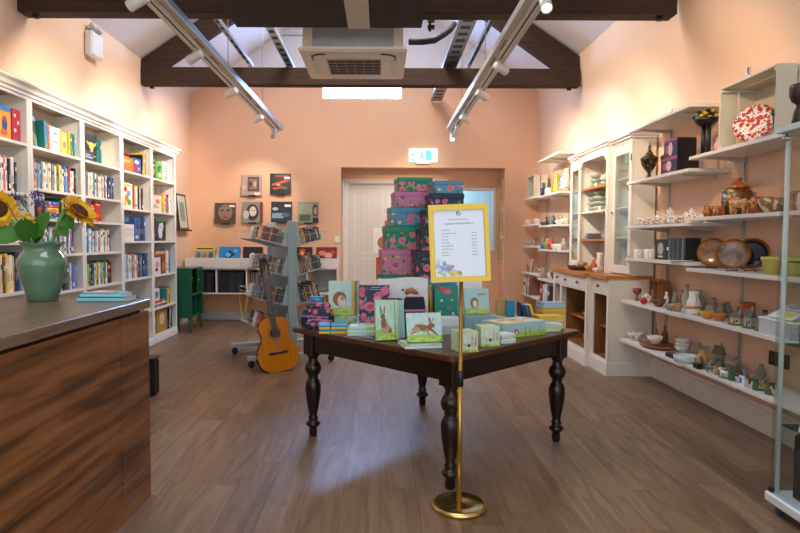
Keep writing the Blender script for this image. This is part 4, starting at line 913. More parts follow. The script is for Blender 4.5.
def frontf(x, ya, yb, nd):
    m = MB(); m.bbox(x, x+.02, ya, ya+.045, .13, .915, DW, .003); m.bbox(x, x+.02, yb-.045, yb, .13, .915, DW, .003)
    m.box(x, x+.02, ya+.045, yb-.045, .755, .772, DW); m.box(x, x+.02, ya+.045, yb-.045, .9, .915, DW); m.box(x+.001, x+.02, ya+.045, yb-.045, .13, .14, DW)
    if nd == 2: m.box(x, x+.02, (ya+yb)/2-.012, (ya+yb)/2+.012, .772, .9, DW)
    m.build('face_frame', d)
    w_ = (yb-ya-.09)/nd
    for k in range(nd):
        a = ya+.045+k*w_+(.014 if nd == 2 and k == 1 else .002); b = ya+.045+(k+1)*w_-(.014 if nd == 2 and k == 0 else .002)
        q = MB(); q.bbox(x-.004, x+.018, a, b, .774, .898, DW, .004); dr_ = q.build('drawer', d)
        for yk in ([(a+b)/2] if nd == 1 else [(a+b)/2]):
            q = MB(); q.M = Matrix.Translation((x-.004, yk, .836)) @ Matrix.Rotation(R(-90), 4, 'Y'); q.lathe([(.008, 0), (.008, .01), (.017, .017), (.017, .024), (.009, .03), (0, .03)], P('8a4a20', .35), 14); q.build('knob', dr_)
frontf(FS, Ya, Yb-.001, 1); frontf(FC, Yb, Yc, 2); frontf(FS, Yc+.001, Yd, 1)
for y in (Yb, Yc-.02):
    m = MB(); m.box(FC+.02, FS+.02, y, y+.02, .13, .915, DW); m.build('return_panel', d)
m = MB(); m.prism(plan(FS-.035, FC-.035, Ya-.02, Yd-.02, .02), .915, .945, PINE, 'XY'); m.build('worktop', d)
# hutch
HS, HC = 2.32, 2.27; HB = .9455; HT_ = 2.20
m = MB()
for y in (Ya, Yd-.02): m.box(HS+.02, BK, y, y+.02, HB, HT_, DW)
for y in (Yb, Yc-.02): m.box(HC+.02, BK-.01, y, y+.02, HB, HT_, DW)
m.box(BK-.01, BK-.001, Ya+.02, Yd-.02, HB, HT_, DW); m.box(HS+.02, BK-.01, Ya+.02, Yd-.02, HT_-.02, HT_, DW); m.build('hutch_carcass', d)
m = MB(); 
for k, (z0, z1, o) in enumerate(((HT_, HT_+.03, .0), (HT_+.03, HT_+.055, .02), (HT_+.055, HT_+.08, .04))):
    m.prism([(BK, Ya-o*.6), (BK, Yd), (HS-o, Yd), (HS-o, Yc+o), (HC-o, Yc+o), (HC-o, Yb-o), (HS-o, Yb-o), (HS-o, Ya-o*.6)], z0, z1, DW, 'XY')
m.build('cornice', d)
m = MB(); m.bbox(HC, HC+.02, Yb, Yb+.05, HB, HT_, DW, .003); m.bbox(HC, HC+.02, Yc-.05, Yc, HB, HT_, DW, .003)
m.prism([(Yb+.05, HT_), (Yc-.05, HT_), (Yc-.05, HT_-.12), (Yc-.07, HT_-.11), (Yc-.10, HT_-.07), (Yc-.14, HT_-.05), (Yb+.14, HT_-.05), (Yb+.10, HT_-.07), (Yb+.07, HT_-.11), (Yb+.05, HT_-.12)], HC, HC+.02, DW, 'YZ'); m.build('hutch_frame', d)
for z, mt in ((1.29, PINE), (1.595, DW), (1.855, PINE)):
    m = MB(); m.box(HC+.022, BK-.011, Yb+.021, Yc-.021, z-.02, z, mt); m.build('hutch_shelf', d)
for (a, b) in ((Ya+.001, Yb-.003), (Yc+.003, Yd-.001)):
    m = MB()
    for q in ((a, a+.055, HB+.012, HT_-.005), (b-.055, b, HB+.012, HT_-.005), (a+.055, b-.055, HB+.012, HB+.09), (a+.055, b-.055, HT_-.10, HT_-.005)): m.bbox(HS-.002, HS+.018, q[0], q[1], q[2], q[3], DW, .003)
    gd = m.build('glazed_door', d)
    m = MB(); m.box(HS+.006, HS+.010, a+.055, b-.055, HB+.09, HT_-.10, GLASS); m.build('glass_pane', gd)
    m = MB(); m.M = Matrix.Translation((HS-.002, b-.03 if a < 6 else a+.03, 1.55)) @ Matrix.Rotation(R(-90), 4, 'Y'); m.lathe([(.006, 0), (.006, .012), (.012, .018), (0, .024)], P('6a5a48', .4), 12); m.build('knob', gd)
    for z in (1.1, 2.05):
        m = MB(); yh = a+.001 if a < 6 else b-.001; m.tube([(HS-.006, yh, z-.03), (HS-.006, yh, z+.03)], .005, P('3a3028', .4), 8); m.build('hinge', gd)
    for z in (1.31, 1.60, 1.88):
        m = MB(); m.box(HS+.03, BK-.011, a+.02, b-.02, z-.012, z, DW); m.build('inner_shelf', d)
# ================================================================== crockery makers
def H(name, label, cat, loc, group=None, rz=0): return thing(name, label, cat, loc, rz, group)
def handle(m, r, z0, z1, out, mat, t=.004, ang=math.pi):
    c, s = math.cos(ang), math.sin(ang)
    m.tube([(c*(r-.004), s*(r-.004), z0), (c*(r+out), s*(r+out), z0+(z1-z0)*.15), (c*(r+out*1.1), s*(r+out*1.1), z0+(z1-z0)*.7), (c*(r-.004), s*(r-.004), z1)], t, mat, 6)
def cup(loc, label, mat, r=.04, h=.07, cat='cup', saucer=None, group=None, name='cup', ang=math.pi*1.2):
    t = H(name, label, cat, loc, group); b = .0
    if saucer:
        m = MB(); m.lathe([(.025, 0), (.03, .001), (r*1.7, .012), (r*1.72, .014), (.028, .005), (0, .005)], saucer, 22); m.build('saucer', t); b = .0055
    m = MB(); m.lathe([(r*.6, b), (r*.62, b+.004), (r*.9, b+h*.45), (r, b+h), (r*.94, b+h), (r*.84, b+h*.45), (r*.5, b+.012), (0, b+.01)], mat, 22); m.build('bowl', t)
    m = MB(); handle(m, r*.93, b+h*.25, b+h*.85, .022, mat, ang=ang); m.build('handle', t); return t
def mug(loc, label, mat, r=.042, h=.09, group=None, ang=math.pi*1.3, cat='mug'):
    t = H('mug', label, cat, loc, group); m = MB(); m.lathe([(r*.92, 0), (r, .006), (r, h), (r*.92, h), (r*.9, .01), (0, .01)], mat, 22); m.build('body', t)
    m = MB(); handle(m, r, h*.2, h*.82, .028, mat, .006, ang); m.build('handle', t); return t
def bowl(loc, label, mat, r=.08, h=.06, group=None, cat='bowl', name='bowl'):
    m = MB(); m.lathe([(r*.45, 0), (r*.5, .004), (r*.85, h*.5), (r, h), (r*.96, h), (r*.8, h*.5), (r*.4, .01), (0, .008)], mat, 26); return solo(name, m, label, cat, loc, group=group)
def vase_(loc, label, mat, prof, group=None, cat='vase', name='vase'):
    m = MB(); m.lathe(prof, mat, 24); return solo(name, m, label, cat, loc, group=group)
def bottlep(r, h): return [(r*.9, 0), (r, .01), (r, h*.5), (r*.85, h*.6), (r*.35, h*.75), (r*.32, h*.95), (r*.42, h), (0, h)]
def vasep(r, h): return [(r*.55, 0), (r*.6, .005), (r, h*.4), (r*.85, h*.62), (r*.4, h*.82), (r*.55, h), (r*.45, h*.99), (0, h*.8)]
def teapot(loc, label, mat, r=.06, group=None, lid=None, ang=0):
    t = H('teapot', label, 'teapot', loc, group, ang); m = MB(); m.lathe([(r*.6, 0), (r*.65, .004), (r, r*.7), (r*.9, r*1.2), (r*.5, r*1.5), (0, r*1.52)], mat, 24); m.build('body', t)
    m = MB(); m.tube([(r*.85, 0, r*.5), (r*1.4, 0, r*.9), (r*1.7, 0, r*1.45)], [r*.22, r*.16, r*.1], mat, 10); m.build('spout', t)
    m = MB(); handle(m, r*.9, r*.4, r*1.3, r*.55, mat, r*.09, math.pi); m.build('handle', t)
    m = MB(); m.lathe([(r*.5, r*1.5), (r*.35, r*1.68), (r*.08, r*1.74), (r*.14, r*1.86), (0, r*1.93)], lid or mat, 20); m.build('lid', t); return t
def jug(loc, label, mat, r=.045, h=.15, group=None, ang=math.pi*1.4, band=None):
    t = H('jug', label, 'jug', loc, group); m = MB(); m.lathe([(r*.7, 0), (r*.75, .005), (r, h*.3), (r*.8, h*.6), (r*.55, h*.8), (r*.7, h), (r*.6, h), (r*.45, h*.8), (0, h*.5)], mat, 22); m.build('body', t)
    m = MB(); handle(m, r*.7, h*.35, h*.92, .03, mat, .006, ang); m.build('handle', t)
    if band: m = MB(); m.lathe([(r*1.0, h*.26), (r*1.012, h*.3), (r*.96, h*.38)], band, 22); m.build('painted_band', t)
    return t
def animal(loc, label, mat, L=.08, cat='figurine', group=None, rz=0, sitting=False, head=None, base=None):
    """small standing or sitting ornament with trunk, head, ears, legs and tail"""
    t = H('animal_figurine', label, cat, loc, group, rz); m = MB(); z = .004 if base else 0
    if sitting:
        m.tube([(0, 0, z+L*.08), (L*.02, 0, z+L*.35), (L*.10, 0, z+L*.7), (L*.14, 0, z+L*.95)], [L*.30, L*.28, L*.19, L*.13], mat, 12)
        for s in (-1, 1): m.tube([(L*.15, s*L*.1, z+L*.6), (L*.22, s*L*.1, z+L*.05)], [L*.08, L*.06], mat, 8); m.ball((-L*.05, s*L*.2, z+L*.15), (L*.2, L*.1, L*.15), mat, 8, 6)
        hx, hz = L*.2, z+L*1.12
        m.tube([(-L*.2, 0, z+L*.08), (-L*.4, L*.12, z+L*.08), (-L*.3, L*.3, z+L*.07)], [L*.07, L*.06, L*.03], mat, 6)
    else:
        m.tube([(-L*.45, 0, z+L*.5), (-L*.3, 0, z+L*.5), (0, 0, z+L*.47), (L*.3, 0, z+L*.52), (L*.45, 0, z+L*.66)], [L*.12, L*.2, L*.18, L*.2, L*.12], mat, 12)
        for x in (-.3, .3):
            for s in (-1, 1): m.tube([(x*L, s*L*.11, z+L*.42), (x*L+(-.04*L if x < 0 else 0), s*L*.11, z+L*.2), (x*L, s*L*.11, z)], [L*.09, L*.055, L*.055], mat, 7)
        m.tube([(-L*.48, 0, z+L*.56), (-L*.62, 0, z+L*.5), (-L*.66, 0, z+L*.3)], [L*.05, L*.05, L*.02], mat, 6)
        hx, hz = L*.52, z+L*.78
    m.build('body', t)
    q = MB(); hm = head or mat; q.ball((hx, 0, hz), (L*.17, L*.15, L*.15), hm, 12, 8); q.ball((hx+L*.14, 0, hz-L*.04), (L*.1, L*.07, L*.07), hm, 8, 6)
    for s in (-1, 1): q.lathe([(L*.05, 0), (L*.03, L*.08), (0, L*.13)], hm, 6, (hx-L*.04, s*L*.09, hz+L*.11))
    q.build('head', t)
    if base: q = MB(); q.bbox(-L*.5, L*.5, -L*.25, L*.25, 0, .005, base, .001); q.build('base', t)
    return t
def cottage(loc, label, wmat, rmat, w=.07, h=.07, group=None, rz=0):
    t = H('cottage_ornament', label, 'ornament', loc, group, rz); m = MB(); m.lathe([(w*.75, 0), (w*.7, .008), (w*.4, .012), (0, .012)], P('5c6a38', .8, bump=.4, scale=80), 12, sy=.75)
    m.build('base', t); m = MB(); m.box(-w*.42, w*.42, -w*.28, w*.28, .010, h*.6, wmat); m.box(-w*.1, w*.02, -w*.285, -w*.28, .012, h*.35, P('3a2a1c')); m.box(w*.12, w*.3, -w*.285, -w*.28, h*.25, h*.42, P('2a3a4c')); m.build('walls', t)
    m = MB(); m.prism([(-w*.36, h*.58), (w*.36, h*.58), (0, h)], -w*.48, w*.48, rmat, 'YZ'); m.box(w*.15, w*.3, -w*.06, w*.06, h*.8, h*1.12, wmat); m.build('roof', t); return t
def wineglass(loc, label, h=.17, r=.035, group=None, mat=None):
    m = MB(); m.lathe([(r*.95, 0), (r*.9, .003), (.005, .006), (.004, h*.45), (r*.6, h*.52), (r, h*.75), (r*.85, h), (r*.80, h), (r*.95, h*.75), (r*.5, h*.54), (0, h*.5)], mat or GLASS, 20); return solo('wine_glass', m, label, 'glass', loc, group=group)
def tumbler(loc, label, h=.09, r=.035, mat=None, group=None):
    m = MB(); m.lathe([(r*.85, 0), (r*.9, .005), (r, h), (r*.93, h), (r*.82, .01), (0, .01)], mat or GLASS, 18); return solo('drinking_glass', m, label, 'glass', loc, group=group)
def bx(name, loc, sx, sy, sz, label, cat, mat, shapes=(), rz=0, group=None, lean=0):
    t = H(name, label, cat, loc, group, rz-math.pi/2+math.pi/2); t.rotation_euler = (0, 0, R(-90)+rz)
    m = MB(); m.bbox(-sy/2, sy/2, -sx/2, sx/2, 0, sz, mat, .002); m.build('body', t, rot=(-lean, 0, 0))
    if shapes: m = MB(); m.M = Matrix.Translation((0, -sx/2, 0)); art(m, shapes, sy, sz); m.build('front_print', t, rot=(-lean, 0, 0))
    return t
def plate_up(loc, label, mat, r=.11, rim=None, group=None, rz=0, tilt=14, centre=None):
    """plate standing on edge facing -X, on a little easel"""
    t = thing('display_plate', label, 'plate', loc, group=group); t.rotation_euler = (0, 0, rz)
    M0 = Matrix.Translation((0, 0, .012)) @ Matrix.Rotation(R(tilt), 4, 'Y') @ Matrix.Translation((0, 0, r)) @ Matrix.Rotation(R(-90), 4, 'Y')
    m = MB(); m.M = M0; m.lathe([(0, 0), (r*.6, 0), (r, .015), (r, .018), (r*.62, .005), (0, .005)], rim or mat, 32); m.build('plate', t)
    m = MB(); m.M = M0; m.lathe([(0, .0062), (r*.62, .0062), (r*.86, .0138), (r*.86, .0128), (r*.6, .0052), (0, .0052)], centre or mat, 32); m.build('painted_centre', t)
    m = MB(); m.tube([(-.035, -.03, .004), (-.02, -.03, .004), (.01, -.03, .004), (.06, -.02, .004)], .003, BLACK, 5); m.tube([(-.035, .03, .004), (.06, .02, .004)], .003, BLACK, 5); m.tube([(-.035, .03, .004), (-.035, .03, .02)], .003, BLACK, 5); m.tube([(-.035, -.03, .004), (-.035, -.03, .02)], .003, BLACK, 5); m.tube([(.06, -.02, .004), (.06, .02, .004)], .003, BLACK, 5); m.build('easel', t)
    return t
# ---- materials for crockery
CHINA = P('ece6dc', .2, var=.02, coat=.5); CHF = mottled('rose_china', [(0, 'efe8de'), (.56, 'efe8de'), (.58, 'b4664c'), (.68, '8a5a3c'), (.8, '5a6a4a')], 55, .2)
RUST = mottled('rust_glaze', [(0, '6c3014'), (.45, '9a4a20'), (.6, 'c07a3c'), (.75, 'd8a868')], 30, .25, 'LINEAR'); CELAD = P('93a08c', .4, var=.08); WICK = P('8a5a30', .8, var=.5, scale=120, bump=.6)
BRN = P('6c4428', .4, var=.3); TAN = P('b08a5c', .5, var=.2); TERR = P('b4582c', .7, var=.12); GREENF = P('4a6a3c', .6, var=.4, scale=60); GREYF = P('8a8478', .6, var=.35, scale=60); BLUEC = mottled('blue_white_china', [(0, 'e8ecf2'), (.5, 'e8ecf2'), (.53, '2c549c'), (.7, '6c94c8')], 50, .2)
SILV = P('b8bcc0', .25, .9); CORK = P('c89858', .6, var=.3, scale=60)
# ---- dresser contents
G1 = 'green stoneware on the dresser'
def pots(loc, label, n, r=.05, h=.05):
    for k in range(n):
        bowl((loc[0], loc[1], loc[2]+.001+k*h*.9), f'{["lowest", "second", "third", "topmost", "uppermost"][k]} sage green bowl of {label}', CELAD, r, h*.88, G1)
def pot_at(px, X, z, label, n, r=.055, h=.055): pots((X, X*600/(px-381)+0, z), label, n, r, h)
pot_at(594, 2.42, 1.856, 'the left pile, top dresser shelf', 3, .062, .06); pot_at(603, 2.40, 1.856, 'the right pile, top dresser shelf', 2, .045, .05)
pot_at(592, 2.40, 1.597, 'the left pile, middle dresser shelf', 3, .06, .06); pot_at(599, 2.40, 1.597, 'the right pile, middle dresser shelf', 4, .07, .06)
for px, z, c_ in ((594, 1.856, 'top'), (586, 1.596, 'middle left'), (598.5, 1.596, 'middle right')):
    m = MB(); m.prism([(-.03, 0), (.03, 0), (.02, .04), (-.02, .045)], -.001, .001, W_, 'YZ'); m.prism([(0, 0), (.02, 0), (0, .03)], -.001, .001, W_, 'XZ'); solo('price_card', m, f'small folded white price card on the {c_} dresser shelf', 'price card', (2.32, 2.32*600/(px-381), z), group='price cards on the dresser')
for k in range(4):
    m = MB(); m.lathe([(.06, 0), (.11-.006*k, .012), (.11-.006*k, .015), (0, .012)], P('7c8684', .4), 24, sy=1.5); solo('serving_plate', m, f'{["lowest", "second", "third", "topmost"][k]} grey oval plate in the pile on the lower dresser shelf', 'plate', (2.40, 2.40*600/213, 1.291+k*.016), group='grey plates on the dresser')
t = H('wicker_tray', 'dark oval wicker tray on the dresser worktop below the open shelves', 'tray', (2.235, 6.70, .9458)); m = MB(); m.lathe([(.10, 0), (.13, .01), (.145, .045), (.135, .045), (.12, .015), (0, .01)], P('4a2818', .7, var=.5, scale=100, bump=.6), 24, sy=1.3); m.build('basket', t)
bowl((2.23, 6.63, .964), 'cream and brown bowl in the near half of the wicker tray', mottled('slip', [(0, 'd8b890'), (.5, 'c09060'), (.6, '7a4a2c')], 30, .3, 'LINEAR'), .055, .07); bowl((2.235, 6.76, .964), 'cream ribbed bowl in the far half of the wicker tray', P('d8c8a8', .4), .05, .06)
jug((2.33, 6.38, .9455), 'tall cream jug with black lid on the dresser worktop', P('e0d4c0', .3), .05, .20); bowl((2.24, 6.46, .9455), 'tan striped pottery bowl on the dresser worktop', TAN, .05, .06)
vase_((2.22, 6.26, .9455), 'amber glass bottle with white cap on the dresser worktop', P('c0581c', .2, coat=.5), vasep(.035, .13)); cup((2.2, 6.14, .9455), 'small white and brown cup at the right of the dresser worktop', CHF, .03, .05)
bowl((2.30, 6.62, .4385), 'pale dish on the middle shelf inside the dresser centre', CHINA, .06, .04)
vase_((2.28, 6.28, .4385), 'clear glass flute vase inside the dresser centre bay', GLASS, [(.03, 0), (.008, .02), (.007, .1), (.025, .15), (.035, .26), (.03, .26), (0, .14)])
t = H('white_dove', 'little white dove ornament beside the glass flute in the dresser', 'figurine', (2.26, 6.18, .4385)); m = MB(); m.ball((0, 0, .025), (.022, .035, .02), CHINA); m.ball((0, -.035, .045), .013, CHINA); m.tube([(0, .03, .03), (0, .07, .045)], [.012, .004], CHINA, 8); m.build('body', t)
bowl((2.28, 6.45, .142), 'patterned tan jar on the floor of the dresser centre bay', TAN, .09, .12); vase_((2.28, 6.24, .142), 'cream pottery urn on the floor of the dresser centre bay', P('c8b48c', .5), vasep(.07, .15))
vase_((2.24, 5.77, .1405), 'dark green patterned planter on the floor of the near dresser bay', GREENF, [(.05, 0), (.06, .12), (.055, .12), (0, .02)], cat='planter', name='planter'); bowl((2.29, 5.80, .4385), 'white footed dish with brown lid in the near dresser bay', CHINA, .05, .05)
for k, (y, z) in enumerate(((5.75, 1.881), (5.86, 1.881), (5.78, 1.601), (5.88, 1.311))):
    animal((2.44, y, z), ['small cream bird ornament behind the near dresser glass, upper shelf', 'small amber ornament behind the near dresser glass, upper shelf', 'small pale figure behind the near dresser glass, middle shelf', 'small cream figure behind the near dresser glass, lower shelf'][k], [P('e0d0b0'), P('d89a48'), P('d8c8b8'), P('e0c8a0')][k], .06, rz=R(180), sitting=True)
for k, z in enumerate((1.881, 1.601, 1.311)):
    tumbler((2.43, 7.15, z), f'blue-tinted glass behind the far dresser door, {["upper", "middle", "lower"][k]} shelf', .12, .035, GLASSB); tumbler((2.43, 7.25, z), f'short clear glass behind the far dresser door, {["upper", "middle", "lower"][k]} shelf', .08)
# ================================================================== WALL SHELVES, near group
def upright(y, z0, z1, label, x=2.569):
    m = MB(); m.box(x-.014, x, y-.013, y-.005, z0, z1, CHROME); m.box(x-.014, x, y+.005, y+.013, z0, z1, CHROME); m.box(x-.002, x, y-.005, y+.005, z0, z1, DGREY); z = z0+.02
    while z < z1-.03: m.box(x-.008, x-.002, y-.005, y+.005, z, z+.012, CHROME); z += .032
    solo('shelf_upright', m, label, 'shelf upright', group='twin-slot shelf uprights')
upright(5.36, .2, 2.44, 'slotted metal shelf upright next to the dresser'); upright(4.25, .2, 2.49, 'slotted metal shelf upright rising behind the wooden crate'); upright(3.35, .2, 2.40, 'slotted metal shelf upright behind the yellow planters')
def wshelf(y0, y1, z, x0, x1, label, group, brk):
    t = thing('wall_shelf', label, 'shelf', (0, 0, 0), 0, group)
    m = MB(); m.bbox(x0, x1, y0, y1, z-.025, z, SHELFW, .002); m.build('board', t)
    for y in brk:
        m = MB(); m.prism([(x1+.012 if False else x1, z-.026), (x0+.04, z-.026), (x0+.05, z-.034), (x1, z-.062)], y-.003, y+.003, P('b4b0a8', .5), 'XZ'); m.build('bracket', t)
LVN = ['top', 'second', 'third', 'fourth', 'fifth', 'lowest']
for k, z in enumerate((2.28, 1.81, 1.41, 1.117, .73, .37)): wshelf(4.43, 5.535, z, 2.25 if k < 4 else 2.22, 2.553, f'{LVN[k]} white wall shelf directly to the right of the dresser', 'white wall shelves beside the dresser', (5.36, 4.6))
for k, z in enumerate((1.89, 1.445, 1.077, .728, .368)): wshelf(3.0, 4.425, z, 2.25, 2.553, f'{["crate-bearing", "second", "third", "fourth", "lowest"][k]} white wall shelf in the group nearest the glass cabinet', 'white wall shelves behind the glass cabinet', (4.25, 3.35))
A2, A3, A4, A5, A6 = 1.8105, 1.4105, 1.1175, .7305, .3705; B1, B2, B3, B4, B5 = 1.8905, 1.4455, 1.0775, .7285, .3685
def at(px, z, X=2.37): return (X, X*600/(px-381), z)
URN = mottled('gilded_black', [(0, '17130c'), (.5, '1c170e'), (.56, '8a6824'), (.62, '1c170e'), (.7, '4a3814')], 45, .3)
def urn(loc, label, s=1):
    t = H('lidded_urn', label, 'urn', loc, 'gilded urns'); m = MB(); m.bbox(-.045*s, .045*s, -.045*s, .045*s, 0, .012*s, URN, .002); m.lathe([(.04*s, .012*s), (.02*s, .03*s), (.012*s, .06*s), (.03*s, .08*s), (.062*s, .13*s), (.072*s, .175*s), (.075*s, .185*s)], URN, 24); m.build('body', t)
    m = MB(); m.lathe([(.074*s, .185*s), (.07*s, .195*s), (.04*s, .215*s), (.018*s, .25*s), (.010*s, .27*s), (.014*s, .285*s), (.006*s, .31*s), (0, .33*s)], URN, 24); m.build('lid', t)
urn(at(647, A2, 2.36), 'black and gold lidded urn at the dresser end of second shelf'); urn(at(667, A2, 2.475), 'black and gold lidded urn half hidden behind the magenta boxes')
MAG = P('b02868', .4); PKF = [(rect(.04, .96, .08, .92), P('2a1420')), (ell(.5, .5, .16, .36), P('d8b4a8')), (ell(.25, .5, .1, .25), P('a04870')), (rect(0, 1, .9, 1), MAG), (rect(0, 1, 0, .08), MAG)]
bx('gift_box', at(677, A2, 2.36), .17, .27, .115, 'wide black and magenta gift box, lower of the pair beside urn', 'box', P('16121a', .35), PKF); bx('gift_box', at(677, A2+.1155, 2.36), .15, .22, .15, 'black and magenta gift box on top of the wider one', 'box', P('16121a', .35), PKF)
# plant stand ornament on B1
t = H('pedestal_ornament', 'black two-legged pedestal ornament topped with gold and green leaves', 'ornament', at(702.5, B1, 2.34)); m = MB()
for y in (-.035, .035): m.tube([(0, y, 0), (0, y, .22)], .016, BLACK, 12)
m.bbox(-.05, .05, -.065, .065, 0, .008, BLACK, .002); m.lathe([(.05, .22), (.075, .245), (.08, .265), (.06, .27), (0, .27)], BLACK, 16); m.build('stand', t)
m = MB(); rr = random.Random(3)
for i in range(26): m.ball((rr.uniform(-.06, .06), rr.uniform(-.07, .07), .27+rr.uniform(0, .05)), (.018, .018, .014), [P('c8a028', .4), P('5a8a3a', .5), BLACK][i % 3], 7, 5)
m.build('leaves', t)
vase_(at(714, B1, 2.31), 'tiny pink and white figurine standing just before the wooden crate', P('d8a0a0', .4), vasep(.02, .09), cat='figurine', name='figurine')
# crate
def crate(loc, Lx, Dp, Hh, label):
    t = H('wooden_crate', label, 'crate', loc); 
    for y in (-Lx/2, Lx/2-.015):
        m = MB(); h2 = Hh*.5
        m.bbox(-Dp/2, -.006, y, y+.015, 0, Hh, CRATE, .003); hx0, hx1 = .03, Dp/2-.03
        m.bbox(.006, Dp/2, y, y+.015, 0, Hh*.36, CRATE, .003); m.bbox(.006, Dp/2, y, y+.015, Hh*.64, Hh, CRATE, .003); m.bbox(.006, .022, y, y+.015, Hh*.36, Hh*.64, CRATE, .001); m.bbox(Dp/2-.03, Dp/2, y, y+.015, Hh*.36, Hh*.64, CRATE, .001)
        m.build('end_board', t)
    for x, n in ((-1, 0), (1, 0)):
        for z in (0, Hh-.014):
            m = MB(); xa = -Dp/2 if x < 0 else .006; m.bbox(xa, xa+Dp/2-.006, -Lx/2+.016, Lx/2-.016, z, z+.014, CRATE, .002); m.build('slat', t)
    for z0, z1 in ((.016, Hh*.48), (Hh*.52, Hh-.016)):
        m = MB(); m.bbox(Dp/2-.014, Dp/2, -Lx/2+.016, Lx/2-.016, z0, z1, CRATE, .002); m.build('slat', t)
    for y in (-Lx/2+.016, Lx/2-.034):
        for z in (.015, Hh-.034):
            m = MB(); m.prism([(y, z), (y+.018, z), (y+.018, z+.018), (y, z+.018)], -Dp/2+.004, Dp/2-.016, CRATE, 'YZ'); m.build('corner_batten', t)
    return t
crate((2.42, 3.83, B1), .60, .25, .42, 'whitewashed wooden crate on its side holding the red floral plate')
RFL = floral('red_flowers', 'efe8e0', 'c02018', '2c5a8c', 38, size=.48)
plate_up((2.385, 3.90, B1+.0145), 'white plate with red flowers tilted inside the wooden crate', RFL, .128, RFL, rz=R(38), tilt=20)
t = H('duck_figurine', 'green-headed duck figurine in the near end of the crate', 'figurine', (2.42, 3.66, B1+.0145), rz=R(90)); m = MB(); m.ball((0, 0, .06), (.07, .04, .05), P('7a5a3c', .5, var=.3)); m.tube([(-.05, 0, .07), (-.1, 0, .09)], [.03, .008], P('5c4a38'), 8); m.build('body', t); m = MB(); m.tube([(.045, 0, .08), (.06, 0, .14)], [.025, .02], P('1c3a2c', .3), 8); m.ball((.065, 0, .16), (.03, .024, .026), P('1c3a2c', .3)); m.ball((.1, 0, .155), (.02, .012, .006), P('d8b030')); m.build('head', t)
# A3 china
for k, (px, X, lab) in enumerate(((641, 2.33, 'floral china cup and saucer at the dresser end of the third shelf'), (650, 2.33, 'floral china cup and saucer second from the dresser, third shelf'), (657, 2.46, 'floral china cup and saucer behind the others, third shelf'), (661, 2.33, 'floral china cup and saucer third from the dresser, third shelf'), (672, 2.33, 'floral china cup in front of standing plate, third shelf'))): cup(at(px, A3, X), lab, CHF, .040, .060, saucer=CHF, group='floral tea set')
plate_up(at(668, A3, 2.47), 'floral china side plate standing behind the tea cups', CHF, .07, CHF, tilt=10)
teapot(at(690, A3, 2.39), 'round floral china teapot on the third shelf', CHF, .062, ang=R(80)); cup(at(680.5, A3, 2.44), 'floral sugar bowl between the side plate and teapot', CHF, .04, .07)
cup(at(699.5, A3, 2.33), 'dark rimmed floral cup right of the china teapot', CHF, .034, .06)
# B2
mug(at(708.5, B2, 2.31), 'rust brown mug left of the cat-shaped jar, left one of two', RUST, .038, .075); mug(at(717.5, B2, 2.31), 'rust brown mug left of the cat-shaped jar, right one of two', RUST, .038, .07)
CATM = mottled('tabby', [(0, 'e8d0a8'), (.4, 'e0b070'), (.55, 'c87830'), (.7, 'e8d8b8')], 25, .25, 'LINEAR')
t = H('cookie_jar', 'large brown and green lidded jar with fruit relief behind tabby cat', 'jar', at(735.5, B2, 2.455)); m = MB(); m.lathe([(.06, 0), (.085, .02), (.1, .1), (.09, .17), (.07, .19), (0, .19)], mottled('fruit_relief', [(0, '5a2c14'), (.42, '8a4a20'), (.5, '2c4a2c'), (.6, 'c8a070'), (.7, '6c2c18')], 22, .3), 24); m.build('body', t); m = MB(); m.lathe([(.075, .19), (.08, .2), (.05, .225), (.02, .235), (.025, .25), (.03, .26), (0, .27)], RUST, 20); m.build('lid', t)
animal(at(737.5, B2, 2.31), 'orange and cream tabby cat ornament standing before the brown jar', CATM, .15, rz=R(105))
for k, (px, X, r, h, lab) in enumerate(((755, 2.45, .045, .12, 'tall rust glazed pot behind the striped basket dish'), (767, 2.46, .04, .11, 'speckled brown pot behind the striped basket dish'), (778, 2.47, .035, .1, 'rust pot on the second shelf against the cabinet post'), (754, 2.30, .028, .06, 'small rust pot beside the tabby cat'))): vase_(at(px, B2, X), lab, RUST, [(r*.7, 0), (r, h*.3), (r, h*.7), (r*.75, h), (r*.65, h), (0, h*.3)], cat='pot', name='pot')
bowl(at(770, B2, 2.33), 'cream and brown layered dish below the glass cabinet top', mottled('layered', [(0, 'd8c8a0'), (.45, '9a6a34'), (.55, '5a6a3a'), (.65, 'e0d0a8')], 18, .4), .075, .085, cat='dish', name='dish'); jug(at(790, B2, 2.45), 'rust jug seen through the cabinet glass on second shelf', RUST, .04, .12); jug(at(803, B2, 2.40), 'pale figure jug seen through the cabinet glass on second shelf', P('c8b8a8', .4), .045, .15)
# A4
mug(at(639, A4, 2.36), 'white mug at the dresser end of the fourth shelf', CHINA, .042, .08); mug(at(649.5, A4, 2.32), 'white mug nearer the black boxes on the fourth shelf', CHINA, .048, .085)
bx('boxed_set', at(667.5, A4, 2.40), .12, .20, .17, 'black box with a white lace pattern on the fourth shelf', 'box', P('1c2420', .35), [(ell(.5, .55, .25, .3), P('b8b4a8')), (rect(.3, .7, .12, .2), P('d8d0c0')), (rect(0, 1, .93, 1), P('3c5a50'))])
bx('boxed_set', at(683, A4, 2.40), .12, .30, .18, 'glossy dark striped box on the fourth shelf right of lace box', 'box', P('202c30', .2), [(rect(.12, .2, 0, 1), P('5c7074')), (rect(.34, .38, 0, 1), P('485c60')), (rect(.6, .68, 0, 1), P('3c5054')), (rect(.85, .9, 0, 1), P('70868a')), (rect(.03, .1, .45, .6), W_)])
m = MB(); m.lathe([(.05, 0), (.09, .008), (.09, .011), (0, .008)], CHINA, 24); solo('side_plate', m, 'flat white side plate at the shelf edge below the dark boxes', 'plate', at(681, A4, 2.29))
